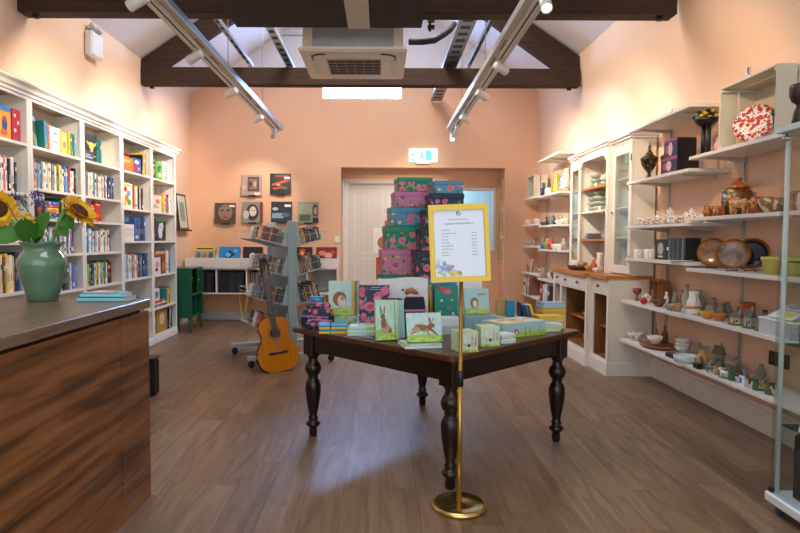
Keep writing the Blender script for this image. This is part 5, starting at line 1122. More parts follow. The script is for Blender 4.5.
# B3
PLC = mottled('scenic_plate', [(0, '3c2c2c'), (.4, '7a5a4c'), (.52, 'b08a70'), (.62, '8c8ca4'), (.75, 'd0b8a0')], 12, .12, 'LINEAR'); GR_ = P('a86a1c', .25, .4)
plate_up(at(712.5, B3, 2.40), 'gold-rimmed scenic plate on the left of the three standing plates', PLC, .105, GR_, centre=PLC, rz=R(50)); plate_up(at(733, B3, 2.32), 'gold-rimmed scenic plate in front, middle of the three standing plates', PLC, .102, GR_, centre=PLC, rz=R(55)); plate_up(at(751.5, B3, 2.43), 'dark scenic plate on the right of the three standing plates', mottled('night_plate', [(0, '0c0e18'), (.5, '1c2030'), (.6, '6c5a50'), (.75, 'a8b0c8')], 8, .12, 'LINEAR'), .105, GR_, centre=mottled('night_plate', [], 8), rz=R(50))
YP = P('c8c258', .45, var=.05)
for px, lab in ((772, 'yellow planter immediately left of the cabinet post'), (794, 'yellow planter seen through the glass of the cabinet')):
    m = MB(); m.lathe([(.042, 0), (.052, .08), (.058, .085), (.058, .105), (.052, .105), (.048, .08), (0, .02)], YP, 20); solo('planter', m, lab, 'planter', at(px, B3, 2.36), group='yellow planters')
# A5
vase_(at(638, A5, 2.34), 'brown glass goblet at the dresser end of the fifth shelf', P('7a3a1c', .2, coat=.5), [(.028, 0), (.006, .01), (.006, .04), (.035, .07), (.04, .11), (.034, .11), (0, .06)], cat='goblet', name='goblet')
teapot(at(648, A5, 2.34), 'white teapot with brown figure on the fifth shelf', CHF, .045, ang=R(60))
t = H('wooden_display_box', 'upright brown wooden box with black figure inside, fifth shelf', 'box', at(660, A5, 2.46)); m = MB()
for a in ((-.09, -.078, 0, .2), (.078, .09, 0, .2), (-.078, .078, 0, .012), (-.078, .078, .188, .2)): m.box(-.05, .05, a[0], a[1], a[2], a[3], PINED)
m.box(.04, .05, -.078, .078, .012, .188, PINED); m.box(-.05, .04, -.005, .005, .012, .188, PINED); m.build('case', t); m = MB(); m.bbox(-.04, .03, .01, .07, .0125, .185, BLACK, .01); m.box(-.042, -.04, .022, .058, .05, .11, P('8a8a8c')); m.build('black_insert', t)
bowl(at(660, A5, 2.30), 'carved brown wooden bowl at the shelf edge, fifth shelf', BRN, .055, .065)
m = MB(); m.ball((0, 0, .03), .03, P('b81c20', .35)); m.tube([(0, 0, .058), (.005, 0, .07)], .003, BRN, 5); solo('red_apple', m, 'little red apple ornament on the fifth shelf before wooden box', 'ornament', at(645, A5, 2.25))
for px, X, mat, r, h, lab in ((667.5, 2.38, CHINA, .022, .12, 'slim white bottle beside the wooden box, fifth shelf'), (676, 2.42, GREYF, .026, .13, 'grey speckled bottle on the fifth shelf'), (684, 2.47, P('8a7c70', .4), .026, .14, 'taupe bottle at the back of the fifth shelf'), (687.5, 2.44, P('b8b0a8', .3), .035, .20, 'tall pale grey vase on the fifth shelf')): vase_(at(px, A5, X), lab, mat, vasep(r, h))
bowl(at(672, A5, 2.28), 'low speckled dish at the edge of the fifth shelf', GREYF, .045, .03, cat='dish', name='dish'); cup(at(678, A5, 2.29), 'tan pottery cup at the edge of the fifth shelf', TAN, .04, .06)
jug(at(695, A5, 2.33), 'white lidded coffee pot with orange flower band, fifth shelf', CHINA, .055, .17, band=P('d8802c', .3)); 
B4I = [(713, 2.44, 'teapot', P('a8a090', .3), 'grey squat teapot right of the white coffee pot'), (709, 2.31, 'bowl', P('d89a3c', .35), 'amber yellow bowl at the shelf edge below plates'), (723, 2.45, 'jug', P('8a8078', .4), 'grey stoneware jug behind the amber bowl'), (721, 2.33, 'bowl', P('c07830', .4), 'orange-brown dish right of the amber bowl'), (736, 2.45, 'bowl', P('3c2c24', .5), 'dark brown flower-shaped bowl at the back, fourth shelf')]
for px, X, kd, mat, lab in B4I:
    if kd == 'teapot': teapot(at(px, B4, X), lab, mat, .045, ang=R(70))
    elif kd == 'bowl': bowl(at(px, B4, X), lab, mat, .05, .05)
    else: jug(at(px, B4, X), lab, mat, .035, .1)
m = MB(); m.lathe([(.045, 0), (.047, .003), (.047, .13), (.04, .135), (0, .13)], TERR, 24); solo('pillar_candle', m, 'terracotta orange pillar candle at the back of the fourth shelf', 'candle', at(749, B4, 2.48))
cottage(at(739, B4, 2.33), 'model cottage with pale walls at the shelf edge below plates', P('c8b890', .7), P('6c6a58', .8, bump=.4, scale=100), .08, .085, rz=R(-70)); animal(at(733, B4, 2.32), 'dark green frog-like ornament left of the model cottage', GREENF, .05, sitting=True, rz=R(180))
cottage(at(752, B4, 2.33), 'model church with a grey spire on the fourth shelf', P('a8a494', .7), P('5c6058', .8), .07, .12, rz=R(-80)); cottage(at(765, B4, 2.34), 'model grey castle right of the church ornament', P('8c8c80', .7), P('6c7060', .8), .075, .1, rz=R(-80)); animal(at(758, B4, 2.44), 'grey stone dragon ornament behind the model castle', GREYF, .09, rz=R(140)); animal(at(776, B4, 2.47), 'dark bronze dog ornament left of the white plastic tub', P('4c4438', .4, .3), .07, rz=R(100)); animal(at(745.5, B4, 2.42), 'olive green tortoise ornament at the back, fourth shelf', GREENF, .06, rz=R(120))
t = H('plastic_tub', 'white plastic tub on the fourth shelf at the cabinet post', 'tub', at(794, B4, 2.37)); m = MB(); m.prism([(-.10, -.14), (.10, -.14), (.10, .14), (-.10, .14)], .0, .085, P('c4ccd0', .4), 'XY'); m.build('tub_body', t); m = MB(); m.bbox(-.105, .105, -.145, .145, .085, .1, P('e4eaec', .4), .004); m.build('rim', t)
m = MB(); m.M = Matrix.Rotation(R(-28), 4, 'Y'); m.box(-.08, .08, -.12, .10, 0, .003, W_); m.box(-.06, -.02, -.08, .02, .003, .0035, P('d8e020')); m.box(0, .01, -.10, .06, .003, .0035, P('a8b0b4')); m.box(.03, .04, -.10, .06, .003, .0035, P('a8b0b4')); solo('paper_notice', m, 'white paper notice with a yellow mark lying on the plastic tub', 'notice', (2.36, 3.44, B4+.143))
# A6
bowl(at(637.5, A6, 2.32), 'patterned white bowl with fruit inside at the lowest shelf end', mottled('fruit_bowl', [(0, 'd8d4cc'), (.52, 'd8d4cc'), (.56, '8a9a5c'), (.66, 'c0784c')], 40, .3), .075, .07)
m = MB(); m.lathe([(.10, 0), (.14, .015), (.145, .025), (.12, .018), (0, .012)], P('8c5434', .5, var=.2), 28, sy=1.3); solo('wooden_platter', m, 'oval brown wooden platter on the lowest shelf beneath the white bowls', 'platter', at(661, A6, 2.36))
bowl((2.34, 2.34*600/276, A6+.028), 'white bowl standing on the brown wooden platter', CHINA, .065, .065); 
for k in range(3): bowl(at(685, A6+.001+k*.032, 2.455), f'{["lowest", "middle", "topmost"][k]} white bowl of the pile behind the platter', CHINA, .06, .05, 'piled white bowls')
vase_(at(667, A6, 2.48), 'brown bottle at the back of the lowest shelf', BRN, bottlep(.028, .17), cat='bottle', name='bottle'); vase_(at(657.5, A6, 2.49), 'slim grey bottle at the back of the lowest shelf', GREYF, bottlep(.022, .16), cat='bottle', name='bottle')
bx('black_case', at(675.5, A6, 2.27), .06, .12, .03, 'flat black case at the edge of the lowest shelf', 'case', BLACK)
m = MB(); m.lathe([(.07, 0), (.078, .004), (.083, .05), (.078, .05), (.072, .01), (0, .008)], P('ccdadc', .3), 26); solo('white_dish', m, 'straight-sided white dish at the edge of the lowest shelf', 'dish', at(688, A6, 2.29))
bx('black_case', at(701, A6-.0, 2.26), .04, .06, .035, 'small black box right of the straight-sided white dish', 'case', BLACK)
m = MB(); m.lathe([(.045, 0), (.058, .010), (.058, .016), (0, .010)], P('9a7454', .5, var=.2), 26); solo('tan_plate', m, 'small tan round plate behind the flat black case, lowest shelf', 'plate', at(678, A6, 2.36))
for k, (px, X) in enumerate(((699, 2.46), (708.5, 2.46))): vase_(at(px, A6 if k == 0 else B5, X), ['round glass jar of amber beads, left of the pair', 'round glass jar of amber beads, right of the pair'][k], GLASS, [(.03, 0), (.05, .03), (.052, .07), (.03, .1), (.034, .115), (.028, .115), (0, .02)], cat='jar', name='glass_jar')
vase_(at(705, B5, 2.36), 'amber and cream pottery jar in front of glass jars', CORK, vasep(.045, .11), cat='jar', name='jar')
cottage(at(722, B5, 2.46), 'tall model stone tower on the lowest shelf', P('8c846c', .8), P('6c6450', .8), .08, .15, rz=R(-70)); cottage(at(737, B5, 2.44), 'model stone barn on the lowest shelf beside the tower', P('7c7460', .8), P('8a8068', .8), .1, .1, rz=R(-80))
rr = random.Random(9)
FIG = [(706, 2.30, 'GREENF', 'small mossy sheep ornament, lowest shelf edge'), (713, 2.28, 'GREYF', 'small grey rabbit ornament, lowest shelf edge'), (721, 2.29, 'TAN', 'small tan deer ornament, lowest shelf edge'), (728, 2.28, 'CHINA', 'small white goose ornament with blue, lowest shelf edge'), (735, 2.29, 'GREENF', 'small green frog ornament, lowest shelf edge'), (741, 2.35, 'GREENF', 'small green hedgehog ornament, lowest shelf'), (750, 2.42, 'GREYF', 'grey owl ornament at the back of the lowest shelf'), (757, 2.36, 'BRN', 'brown fox ornament on the lowest shelf'), (763, 2.40, 'GREYF', 'dark grey badger ornament on the lowest shelf'), (768.5, 2.34, 'TAN', 'tan mouse ornament near the cabinet on the lowest shelf'), (760, 2.29, 'GREENF', 'green lizard ornament at the lowest shelf edge'), (775, 2.40, 'BRN', 'brown owl ornament nearest the cabinet on the lowest shelf')]
for k, (px, X, mt, lab) in enumerate(FIG): animal(at(px, B5, X), lab, globals()[mt], rr.uniform(.055, .068), sitting=k % 2 == 0, rz=rr.uniform(1.8, 3.6), base=GREENF if k % 3 == 0 else None)
bx('leaflet_card', at(746, B5, 2.28), .01, .05, .06, 'small white card leaning at the lowest shelf edge', 'card', P('e8ecf4'), [(rect(.1, .6, .2, .8), P('4c6cc0'))])
m = MB(); m.bbox(-.02, 0, -.09, .09, 0, .09, P('181c20', .4), .004); m.box(-.022, -.02, -.06, -.02, .03, .06, P('3a3e42')); m.box(-.022, -.02, .02, .06, .03, .06, P('3a3e42')); solo('wall_socket', m, 'black double socket on right wall above the lowest shelf', 'socket', (2.569, 2.55*600/400, .47))
for px, X, z, kd, mt, sz, lab in ((729, 2.50, B4, 'v', GREYF, .11, 'grey earthenware vase at the back, fourth shelf, above the tower'),
        (715, 2.52, B4, 'v', TAN, .12, 'tan narrow vase behind the stoneware jug on the fourth shelf'), (741, 2.49, B4, 'v', BRN, .09, 'little brown vase left of the pillar candle'),
        (765, 2.50, B5, 'v', GREYF, .10, 'grey little vase at the back of the lowest shelf, far right'), (773, 2.30, B5, 'a', GREENF, .06, 'green toad ornament at the right end of the lowest shelf edge'), (767, 2.50, B4, 'v', BRN, .10, 'dark brown vase behind the model castle'),
        (705.5, 2.50, B2, 'v', RUST, .10, 'rust brown vase at the back behind the two mugs'), (700, 2.50, A5, 'v', CELAD, .16, 'pale green bottle vase behind the white coffee pot'), (654, 2.50, A4, 'v', CHINA, .12, 'white vase at the back of the fourth shelf behind mugs'),
        (657.5, 2.50, A3, 'v', CHF, .13, 'floral china vase at the back of the third shelf by dresser')):
    if kd == 'v': vase_(at(px, z, X), lab, mt, vasep(sz*.3, sz))
    else: animal(at(px, z, X), lab, mt, sz, sitting=True, rz=2.6)
# ================================================================== WALL SHELVES, far group
FX = 2.20
for k, z in enumerate((2.37, 1.885, 1.475, 1.15, .745, .40)): wshelf(7.45, 8.42, z, FX if k else 2.18, 2.455, f'{LVN[k]} white wall shelf just beyond the dresser', 'white wall shelves beyond the dresser', (7.9,))
for k, z in enumerate((1.90, 1.505, 1.19, .79, .45)): wshelf(8.43, 9.36, z, FX, 2.43, f'{LVN[k] if k else "highest"} white wall shelf tucked into the back right corner', 'white wall shelves in the back corner', (8.9,))
upright(7.9, .2, 2.45, 'slotted shelf upright in the group beyond the dresser', 2.475); upright(8.9, .2, 2.2, 'slotted shelf upright in the far corner', 2.455)
def fa(px, z, X=2.30): return (X, X*600/(px-381), z+.0006)
crate((2.31, 8.95, 1.9005), .42, .2, .32, 'small whitewashed crate on the highest corner shelf')
vase_((2.24, 8.9, 1.9155), 'clear glass ornament standing inside the small corner crate', GLASS, vasep(.06, .24))
mug((2.25, 8.33, 1.8856), 'dark blue and orange mug beyond the dresser, second shelf', P('2c3c64', .3), .05, .11); bx('white_box', (2.235, 8.10, 1.8856), .05, .12, .09, 'small white box on the second shelf beyond the dresser', 'box', P('e4e2dc'))
jug((2.36, 8.10, 1.8856), 'tall yellow-green flowered jug on the second shelf beyond dresser', mottled('yellow_green', [(0, 'd8c858'), (.5, 'c8b840'), (.58, '6a8a3c'), (.68, 'e8e0b0')], 25, .3), .07, .27); vase_((2.41, 7.85, 1.8856), 'white floral vase behind the yellow-green jug', CHF, vasep(.06, .32)); plate_up((2.27, 7.63, 1.8856), 'blue and white plate at the dresser end of second shelf', BLUEC, .12, BLUEC)
rr = random.Random(21)
def flowerorn(loc, label):
    t = H('flower_ornament', label, 'ornament', loc); m = MB(); m.lathe([(.035, 0), (.03, .01), (.006, .015), (.005, .09), (0, .09)], P('6c6a60'), 12); m.build('stem', t); m = MB()
    for i in range(8): a = i*.785; m.ball((.035*math.cos(a), .035*math.sin(a), .11+.012*(i % 2)), (.026, .026, .02), [P('2c2424'), P('4a3424'), P('2c4434')][i % 3], 7, 5)
    m.build('blooms', t)
flowerorn(fa(545, 1.59, 2.36), 'dark clustered flower ornament on a glass block, left of two') if False else None
SMALL = [
 (1.505, [(524, 'cup', 'e0d4c8', 'white cup'), (527.5, 'fig', 'c8b898', 'cream rabbit'), (532, 'cup', 'd8ccc0', 'pale cup')], 'highest middle corner shelf'),
 (1.475, [(537, 'bowl', '3c4c5c', 'slate bowl'), (541, 'vase', '8aa0a0', 'grey-green vase'), (544.5, 'fig', '2a2422', 'dark flower-like bird'), (548.5, 'bowl', '24406c', 'navy bowl'), (552, 'glass', 'x', 'tall glass'), (556, 'glass', 'x', 'short glass'), (559, 'fig', '2c241c', 'dark brown bird'), (562.5, 'cup', 'e8e0d4', 'cream cup'), (567, 'bowl', 'e8e4dc', 'white bowl')], 'third shelf beyond the dresser'),
 (1.19, [(522, 'bowl', 'b0b4b8', 'silver bowl'), (526, 'glass', 'x', 'clear glass'), (530, 'fig', 'a89880', 'beige dog'), (533.2, 'vase', '8c7c68', 'taupe vase')], 'lower corner shelf'),
 (1.15, [(537, 'cup', '3c6c9c', 'blue cup'), (541, 'fig', '6c8a3c', 'green parrot'), (545, 'vase', '8a9a4c', 'olive vase'), (548.5, 'cup', 'e8e4dc', 'white cup'), (552, 'vase', 'c83c30', 'red vase'), (555, 'fig', '4c5c6c', 'grey-blue cat'), (559, 'cup', 'd8dce0', 'pale cup'), (564, 'vase', 'a8a49c', 'stone grey vase'), (568, 'cup', 'e8e4dc', 'tall white cup')], 'fourth shelf beyond the dresser'),
 (.745, [(538, 'vase', 'a89070', 'tan vase'), (541, 'bottle', '5c5044', 'brown bottle'), (544.5, 'fig', 'd8d0c4', 'white bear'), (548, 'fig', '5c6c74', 'grey seal'), (551, 'bottle', '5cb0a0', 'turquoise bottle')], 'fifth shelf beyond the dresser'),
 (.79, [(528, 'fig', '9a6c40', 'brown horse'), (532, 'fig', 'b8b0a4', 'grey rabbit')], 'shelf with the framed horse picture')]
for z, its, where in SMALL:
    for k, (px, kd, cc, nm) in enumerate(its):
        far = z in (1.505, 1.19, .79); a_, b_ = (9.25, 8.52) if far else (8.34, 7.54)
        loc = (2.25+.09*(k % 2), a_+(b_-a_)*(k+.3)/len(its), z+.0006); lab = f'small {nm} {"ornament " if kd == "fig" else ""}on the {where}'
        if kd == 'cup': cup(loc, lab, P(cc, .25), .042, .075)
        elif kd == 'bowl': bowl(loc, lab, P(cc, .3), .06, .05)
        elif kd == 'vase': vase_(loc, lab, P(cc, .35, var=.2), vasep(.045, .15))
        elif kd == 'bottle': vase_(loc, lab, P(cc, .2), bottlep(.035, .18), cat='bottle', name='bottle')
        elif kd == 'glass': (wineglass if k % 2 else tumbler)(loc, lab, .13)
        else: animal(loc, lab, P(cc, .4, var=.2), .09, rz=rr.uniform(2, 4), sitting=k % 2 == 0)
t = thing('framed_picture', 'small cream framed horse picture standing on the corner shelf', 'picture', (2.27, 9.05, .797), rot=(0, R(8), R(-22))); m = MB(); m.bbox(-.008, .008, -.13, .13, 0, .19, P('e8dcc8', .4), .003); m.build('frame', t); m = MB(); m.box(-.010, -.008, -.10, .10, .03, .16, P('f0e4d0')); m.prism(ell(.0, .09, .05, .02), -.0115, -.010, P('8a6a4c'), 'YZ'); m.build('print', t)
for k, (px, wd, hh, cc, nm) in enumerate(((9.22, .20, .24, 'e0dcd4', 'white'), (9.08, .05, .26, '3c3430', 'charcoal'), (9.01, .05, .26, 'd8d4c8', 'cream'), (8.94, .05, .25, '8c5c50', 'dull red'))):
    bx('hardback_book', (2.29, px, .4506), .16, wd, hh, f'{nm} hardback standing on the lowest corner shelf', 'book', P(cc, .5), [(rect(.15, .85, .55, .75), P('a05040' if k == 0 else 'e8e4dc'))], group='books in the corner')
for k, (px, wd, hh, cc, nm) in enumerate(((8.36, .06, .27, 'a83c34', 'red'), (8.28, .06, .27, '9c4a44', 'brick red'), (8.21, .05, .26, 'e8e4dc', 'white'), (8.10, .12, .28, 'c8ccd0', 'pale grey'), (7.96, .10, .26, '3c3c3c', 'black and white'))):
    bx('hardback_book', (2.31, px, .4006), .16, wd, hh, f'{nm} hardback standing on the lowest shelf beyond the dresser', 'book', P(cc, .5), [(rect(.15, .85, .55, .75), P('f0ece4' if k != 2 else '8c8c8c'))], group='books beyond the dresser')
#PART5
# ================================================================== TABLE
TZ = .71; TA = R(44.3); TC = (.342, 3.81)
tb = thing('dining_table', 'dark turned-leg wooden table in the middle of the shop covered in gifts', 'table', (TC[0], TC[1], 0), TA)
def rr_rect(hx, hy, r, n=6):
    out = []
    for cx, cy, a0 in ((hx-r, hy-r, 0), (-hx+r, hy-r, 90), (-hx+r, -hy+r, 180), (hx-r, -hy+r, 270)):
        for i in range(n+1): a = R(a0+90*i/n); out.append((cx+r*math.cos(a), cy+r*math.sin(a)))
    return out
m = MB(); m.prism(rr_rect(.630, .665, .04), TZ-.032, TZ-.024, MAHTOP, 'XY'); m.prism(rr_rect(.642, .677, .05), TZ-.024, TZ-.005, MAHTOP, 'XY'); m.prism(rr_rect(.637, .672, .05), TZ-.005, TZ, MAHTOP, 'XY'); m.build('tabletop', tb)
hu, hv = .531, .57
for s in (-1, 1):
    for nm, a in (('apron', (-hu+.04, hu-.04, s*hv-.012+s*.02, s*hv+.012+s*.02)), ('apron', (s*hu-.012+s*.02, s*hu+.012+s*.02, -hv+.04, hv-.04))):
        m = MB(); m.bbox(a[0], a[1], a[2], a[3], .565, TZ-.033, MAHOG, .002); e = .004
        m.bbox(a[0], a[1], a[2]-e, a[3]+e, .56, .572, MAHOG, .003); m.build(nm, tb)
LEGP = [(.020, 0), (.024, .004), (.027, .03), (.024, .055), (.031, .062), (.046, .078), (.047, .088), (.032, .10), (.026, .108), (.034, .122), (.026, .134), (.027, .15), (.036, .19), (.047, .26), (.052, .315), (.050, .345), (.038, .372), (.028, .382), (.036, .392), (.030, .40), (.046, .415), (.054, .44), (.053, .455), (.044, .478), (.030, .49), (.034, .498), (.028, .506), (.034, .52), (.042, .53), (.044, .535)]
leg0 = None
for su in (-1, 1):
    for sv in (-1, 1):
        if leg0 is None:
            m = MB(); m.lathe(LEGP, MAHOG, 28); m.bbox(-.046, .046, -.046, .046, .535, TZ-.033, MAHOG, .004); leg0 = m.build('leg', tb, loc=(su*hu, sv*hv, 0))
        else:
            l_ = leg0.copy(); COL.objects.link(l_); l_.parent = tb; l_.location = (su*hu, sv*hv, 0)
# ---- sign stand
sg = thing('sign_stand', 'brass floor stand holding a gold-framed notice in front of the table', 'sign stand', (.377, 2.81, 0))
BR2 = P('c09c48', .3, .9, var=.04)
m = MB(); m.lathe([(.125, 0), (.132, .006), (.132, .016), (.122, .026), (.118, .027), (.112, .023), (.03, .025), (.014, .032), (0, .034)], BRASS, 48); m.build('base', sg)
m = MB(); m.lathe([(.0115, .03), (.0115, .66), (.0095, .66), (.0095, 1.30), (0, 1.30)], BR2, 18); m.build('pole', sg)
m = MB(); m.lathe([(.0116, .585), (.0155, .587), (.0155, .66), (.0116, .662)], BLACK, 18); m.build('clamp_collar', sg)
fm = MB(); FW, FH = .280, .362; pr = .023
def frame_ring(m, w, h, b, y0, y1, mat):
    for a in ((-w/2, w/2, 0, b), (-w/2, w/2, h-b, h)): m.prism([(a[0], a[2]), (a[1], a[2]), (a[1]-(b if a[2] > 0 else b), a[3]) if a[2] == 0 else (a[1], a[3]), (a[0]+b, a[3]) if a[2] == 0 else (a[0], a[3])] if a[2] == 0 else [(a[0]+b, a[2]), (a[1]-b, a[2]), (a[1], a[3]), (a[0], a[3])], y0, y1, mat)
    for s in (-1, 1): m.prism([(s*w/2, 0), (s*(w/2-b), b), (s*(w/2-b), h-b), (s*w/2, h)], y0, y1, mat)
frame_ring(fm, FW, FH, pr, -.010, .004, GOLD); frame_ring(fm, FW-.016, FH-.016, .012, -.015, -.010, GOLD)
fm.v = [(x, y, z+(.008 if abs(abs(x)-(FW-.016)/2) < .0001 or False else 0)*0) for x, y, z in fm.v]
FR = (R(-4), R(-2.5), R(0)); FL = (-.004, -.018, 1.083)
# the inner moulding must sit centred on the outer ring
fr = fm.build('gold_frame', sg, FL, FR)
PAP = P('dfe8f4', .35, var=.01)
m = MB(); m.box(-FW/2+.024, FW/2-.024, -.008, -.005, .024, FH-.024, PAP); ppr = m.build('notice_sheet', sg, FL, FR)
INK = P('50685c', .6); GRN = P('2c6c4c', .6)
def on_sheet(o): o.parent = ppr
m = MB(); m.prism(ell(0, .318, .011, .010, 16), -.0088, -.008, GRN); m.prism(ell(.004, .321, .004, .004), -.0092, -.0088, PAP); m.prism([(-.008, .316), (-.002, .310), (.008, .314), (.002, .318)], -.0094, -.0088, PAP); m.build('logo', ppr)
# heading and price lines: too small to read in the photo, kept as fine ruled strokes of the same length
rr = random.Random(8); m = MB()
def wordline(m, x0, x1, z, h, mat=INK):
    x = x0
    while x < x1-.002:
        L = min(rr.uniform(.006, .016), x1-x)
        xx = x
        while xx < x+L: m.box(xx, xx+.0012, -.0086, -.008, z, z+h*rr.choice((.7, .7, 1)), mat); xx += .0022
        x += L+.004
wordline(m, -.045, .045, .288, .006); wordline(m, -.066, .066, .268, .007, GRN); wordline(m, -.082, -.04, .240, .0045)
for i, (L, r_) in enumerate(((.072, 1), (.03, 1), (.028, 1), (.036, 1), (.055, 1), (.052, 1), (.036, 1), (.034, 1))):
    z = .224-i*.0145; wordline(m, -.082, -.082+L, z, .0048); wordline(m, .058, .082, z, .0048)
m.build('printed_text', ppr)
WC = [P('a8bede', .5), P('8fa8d0', .5), P('c0d4e8', .5), P('b8c878', .5), P('e0cc70', .5), P('9a98a8', .5)]
m = MB()
for i in range(34):
    u = rr.uniform(-.108, -.0); zz = .032+rr.random()*.075*(1-(u+.108)/.125)
    k = 3+(i % 2) if zz < .045 else i % 3
    m.prism(ell(u, zz, rr.uniform(.006, .016), rr.uniform(.005, .012), 9, rr.random()*3), -.0082-.00008*(i % 9), -.008, WC[k])
m.prism(ell(-.055, .062, .018, .013, 12, .3), -.0095, -.008, WC[5]); m.prism(ell(-.036, .072, .009, .007, 10), -.0096, -.008, WC[5])
m.build('watercolour_corner', ppr)
# ================================================================== things on the table
FLN = floral('navy_floral', '1c2a4c', 'd8688c', '3c7a4c', 20, '7c94b8'); FLP = floral('pink_floral', 'd084a0', 'c84870', '3c8a58', 15, 'e8b870', .3); FLG = floral('green_floral', '14886c', 'e88098', '8ab83c', 17, '0c5c40', .42)
FLB = floral('blue_floral', '5a94b4', 'e07890', '3c8a5c', 16, 'e8d8a0', .38); FLD = floral('dark_floral', '22263c', 'd06878', '4c7a48', 15, '2c5c44', .36); FLT = floral('teal_bird_floral', '128c7c', 'd8485c', 'e8c850', 11, '2c3c6c', .2)
MEAD = mottled('meadow_print', [(0, 'b8d8d0'), (.42, 'c4dcd0'), (.5, 'b0cc90'), (.58, '8ab860'), (.66, 'd8d878'), (.75, 'c8a8d0')], 26, .4)
LIDM = {'g': P('10906c', .45), 'p': P('cc7ca4', .45), 'b': P('4c92b4', .45), 'n': P('1c2440', .45)}
def gbox(x, y, z, w_, dp, h, body, lid, label, rz):
    t = thing('storage_box', label, 'storage box', (x, y, z+.0005), rz, 'floral storage boxes stacked on the table')
    m = MB(); m.bbox(-w_/2+.004, w_/2-.004, -dp/2+.004, dp/2-.004, 0, h-.003, body, .002); m.build('body', t); lh = min(.045, h*.32)
    m = MB(); m.bbox(-w_/2, w_/2, -dp/2, dp/2, h-lh, h-.0008, LIDM[lid], .003); m.build('lid', t)
z = TZ
LST = [(.155, .34, 'n', FLD, 'navy floral storage box at the bottom of the left tower, hidden by cards', 0), (.155, .34, 'g', FLG, 'green floral storage box second from bottom of the left tower', 0), (.185, .325, 'p', FLP, 'large pink floral storage box in the lower left tower', 0), (.165, .295, 'g', FLG, 'green lidded floral storage box in the middle of left tower', .01), (.135, .265, 'b', FLB, 'blue floral storage box in the upper left tower', .03), (.11, .245, 'p', FLP, 'small pink floral storage box second from top of the left tower', .05), (.10, .25, 'g', FLG, 'small green lidded storage box on top of the left tower', .075)]
for h, w_, l_, b_, lab, dx in LST: gbox(.155+dx, 4.42, z, w_, .23, h, b_, l_, lab, R(7)); z += h+.001
z = TZ
RST = [(.155, .29, 'n', FLN, 'navy floral storage box at the bottom of the right tower', 0), (.15, .28, 'b', FLB, 'blue floral storage box second from bottom of the right tower', 0), (.185, .28, 'n', FLD, 'large dark floral storage box in the lower right tower', 0), (.15, .255, 'n', FLD, 'dark floral storage box in the middle of the right tower', .02), (.125, .24, 'n', FLN, 'navy floral storage box partly behind the sign frame', .04), (.105, .23, 'n', FLN, 'small navy lidded storage box second from top of right tower', .07), (.085, .20, 'b', FLB, 'smallest blue floral storage box on top of right tower', .08)]
for h, w_, l_, b_, lab, dx in RST: gbox(.36+dx, 4.13, z, w_, .22, h, b_, l_, lab, R(7)); z += h+.001
def gift(name, label, cat, x, y, z, w_, dp, h, mats, shapes=(), rz=0, lean=0, group=None, side=None):
    t = thing(name, label, cat, (x, y, z+.0006+dp*math.sin(R(lean))), rz, group); rot = (R(-lean), 0, 0)
    m = MB(); m.bbox(-w_/2, w_/2, 0, dp, 0, h, side or mats, .0015); m.build('body', t, rot=rot)
    if side: m = MB(); m.box(-w_/2, w_/2, -.0012, 0, 0, h, mats); m.build('cover', t, rot=rot)
    if shapes: m = MB(); m.M = Matrix.Translation((0, -.0012, 0)); art(m, shapes, w_, h); m.build('cover_print', t, rot=rot)
    return t
SKYB = mottled('sky_wash', [(.3, '98c8cc'), (.45, 'b4d8d8'), (.55, 'c8e0d0'), (.65, 'a8d0d8')], 28, .45, 'LINEAR'); SKYL = P('c0dcd4', .45, var=.08); GRS = mottled('grass_wash', [(.3, '6ca040'), (.45, '94c454'), (.55, 'c0d870'), (.62, 'd8d850'), (.7, '84b850')], 60, .5, 'LINEAR'); BRH = P('8c6444', .6, var=.3, scale=60); BRL = P('b89878', .6, var=.2, scale=60); YB_ = P('e8b818', .45); CYB = P('1c9cc8', .45); NVY = P('1e2c54', .5)
HEDGE = [(rect(0, 1, 0, .22), GRS), (ell(.2, .16, .14, .06), P('d8c838')), (ell(.7, .2, .16, .06), P('c8d050')), (ell(.48, .48, .30, .21), BRH), (ell(.56, .42, .18, .16), P('e0d4c0', .6)), (ell(.60, .5, .09, .06), BRL), (ell(.68, .49, .02, .015), K_)]
gift('notebook', 'tall notebook with a hedgehog cover standing on the left of table', 'notebook', -.275, 4.04, TZ+.05, .155, .008, .235, SKYB, HEDGE, R(5), 8, side=SKYB)
for k, (c_, nm) in enumerate(((YB_, 'yellow'), (CYB, 'blue'), (YB_, 'yellow'), (SKYL, 'pale'))):
    gift('notebook', f'{nm} edged notebook standing {["first", "second", "third", "fourth"][k]} behind the hedgehog notebook', 'notebook', -.255+.013*k, 4.052+.020*k, TZ+.05, .155, .016, .235-.002*k, c_, rz=R(5), lean=8, group='notebooks behind the hedgehog one')
gift('notebook_pile', 'pale green block the hedgehog notebooks stand on', 'notebook', -.25, 4.02, TZ, .19, .14, .049, MEAD, rz=R(5))
gift('notebook', 'navy notebook with pink roses standing beside the hedgehog notebook', 'notebook', -.040, 3.84, TZ+.03, .195, .02, .242, FLN, [(rect(.3, .8, .82, .98), NVY), (rect(.4, .7, .92, .94), P('a8b4c8')), (rect(.35, .75, .87, .885), P('a8b4c8')), (ell(.35, .42, .2, .13), P('d86c90')), (ell(.36, .42, .1, .07), P('c04870')), (ell(.85, .84, .14, .12), P('d86c90')), (ell(.86, .84, .07, .06), P('e898ac')), (ell(.1, .85, .1, .1), P('c85880')), (ell(.8, .25, .16, .09), P('d87898')), (ell(.15, .1, .1, .07), P('c85880')), (ell(.6, .62, .14, .08), P('e090a4'))], R(4), 10)
gift('notebook_pile', 'low green block under the navy rose notebook', 'notebook', -.038, 3.80, TZ, .19, .11, .029, MEAD, rz=R(4))
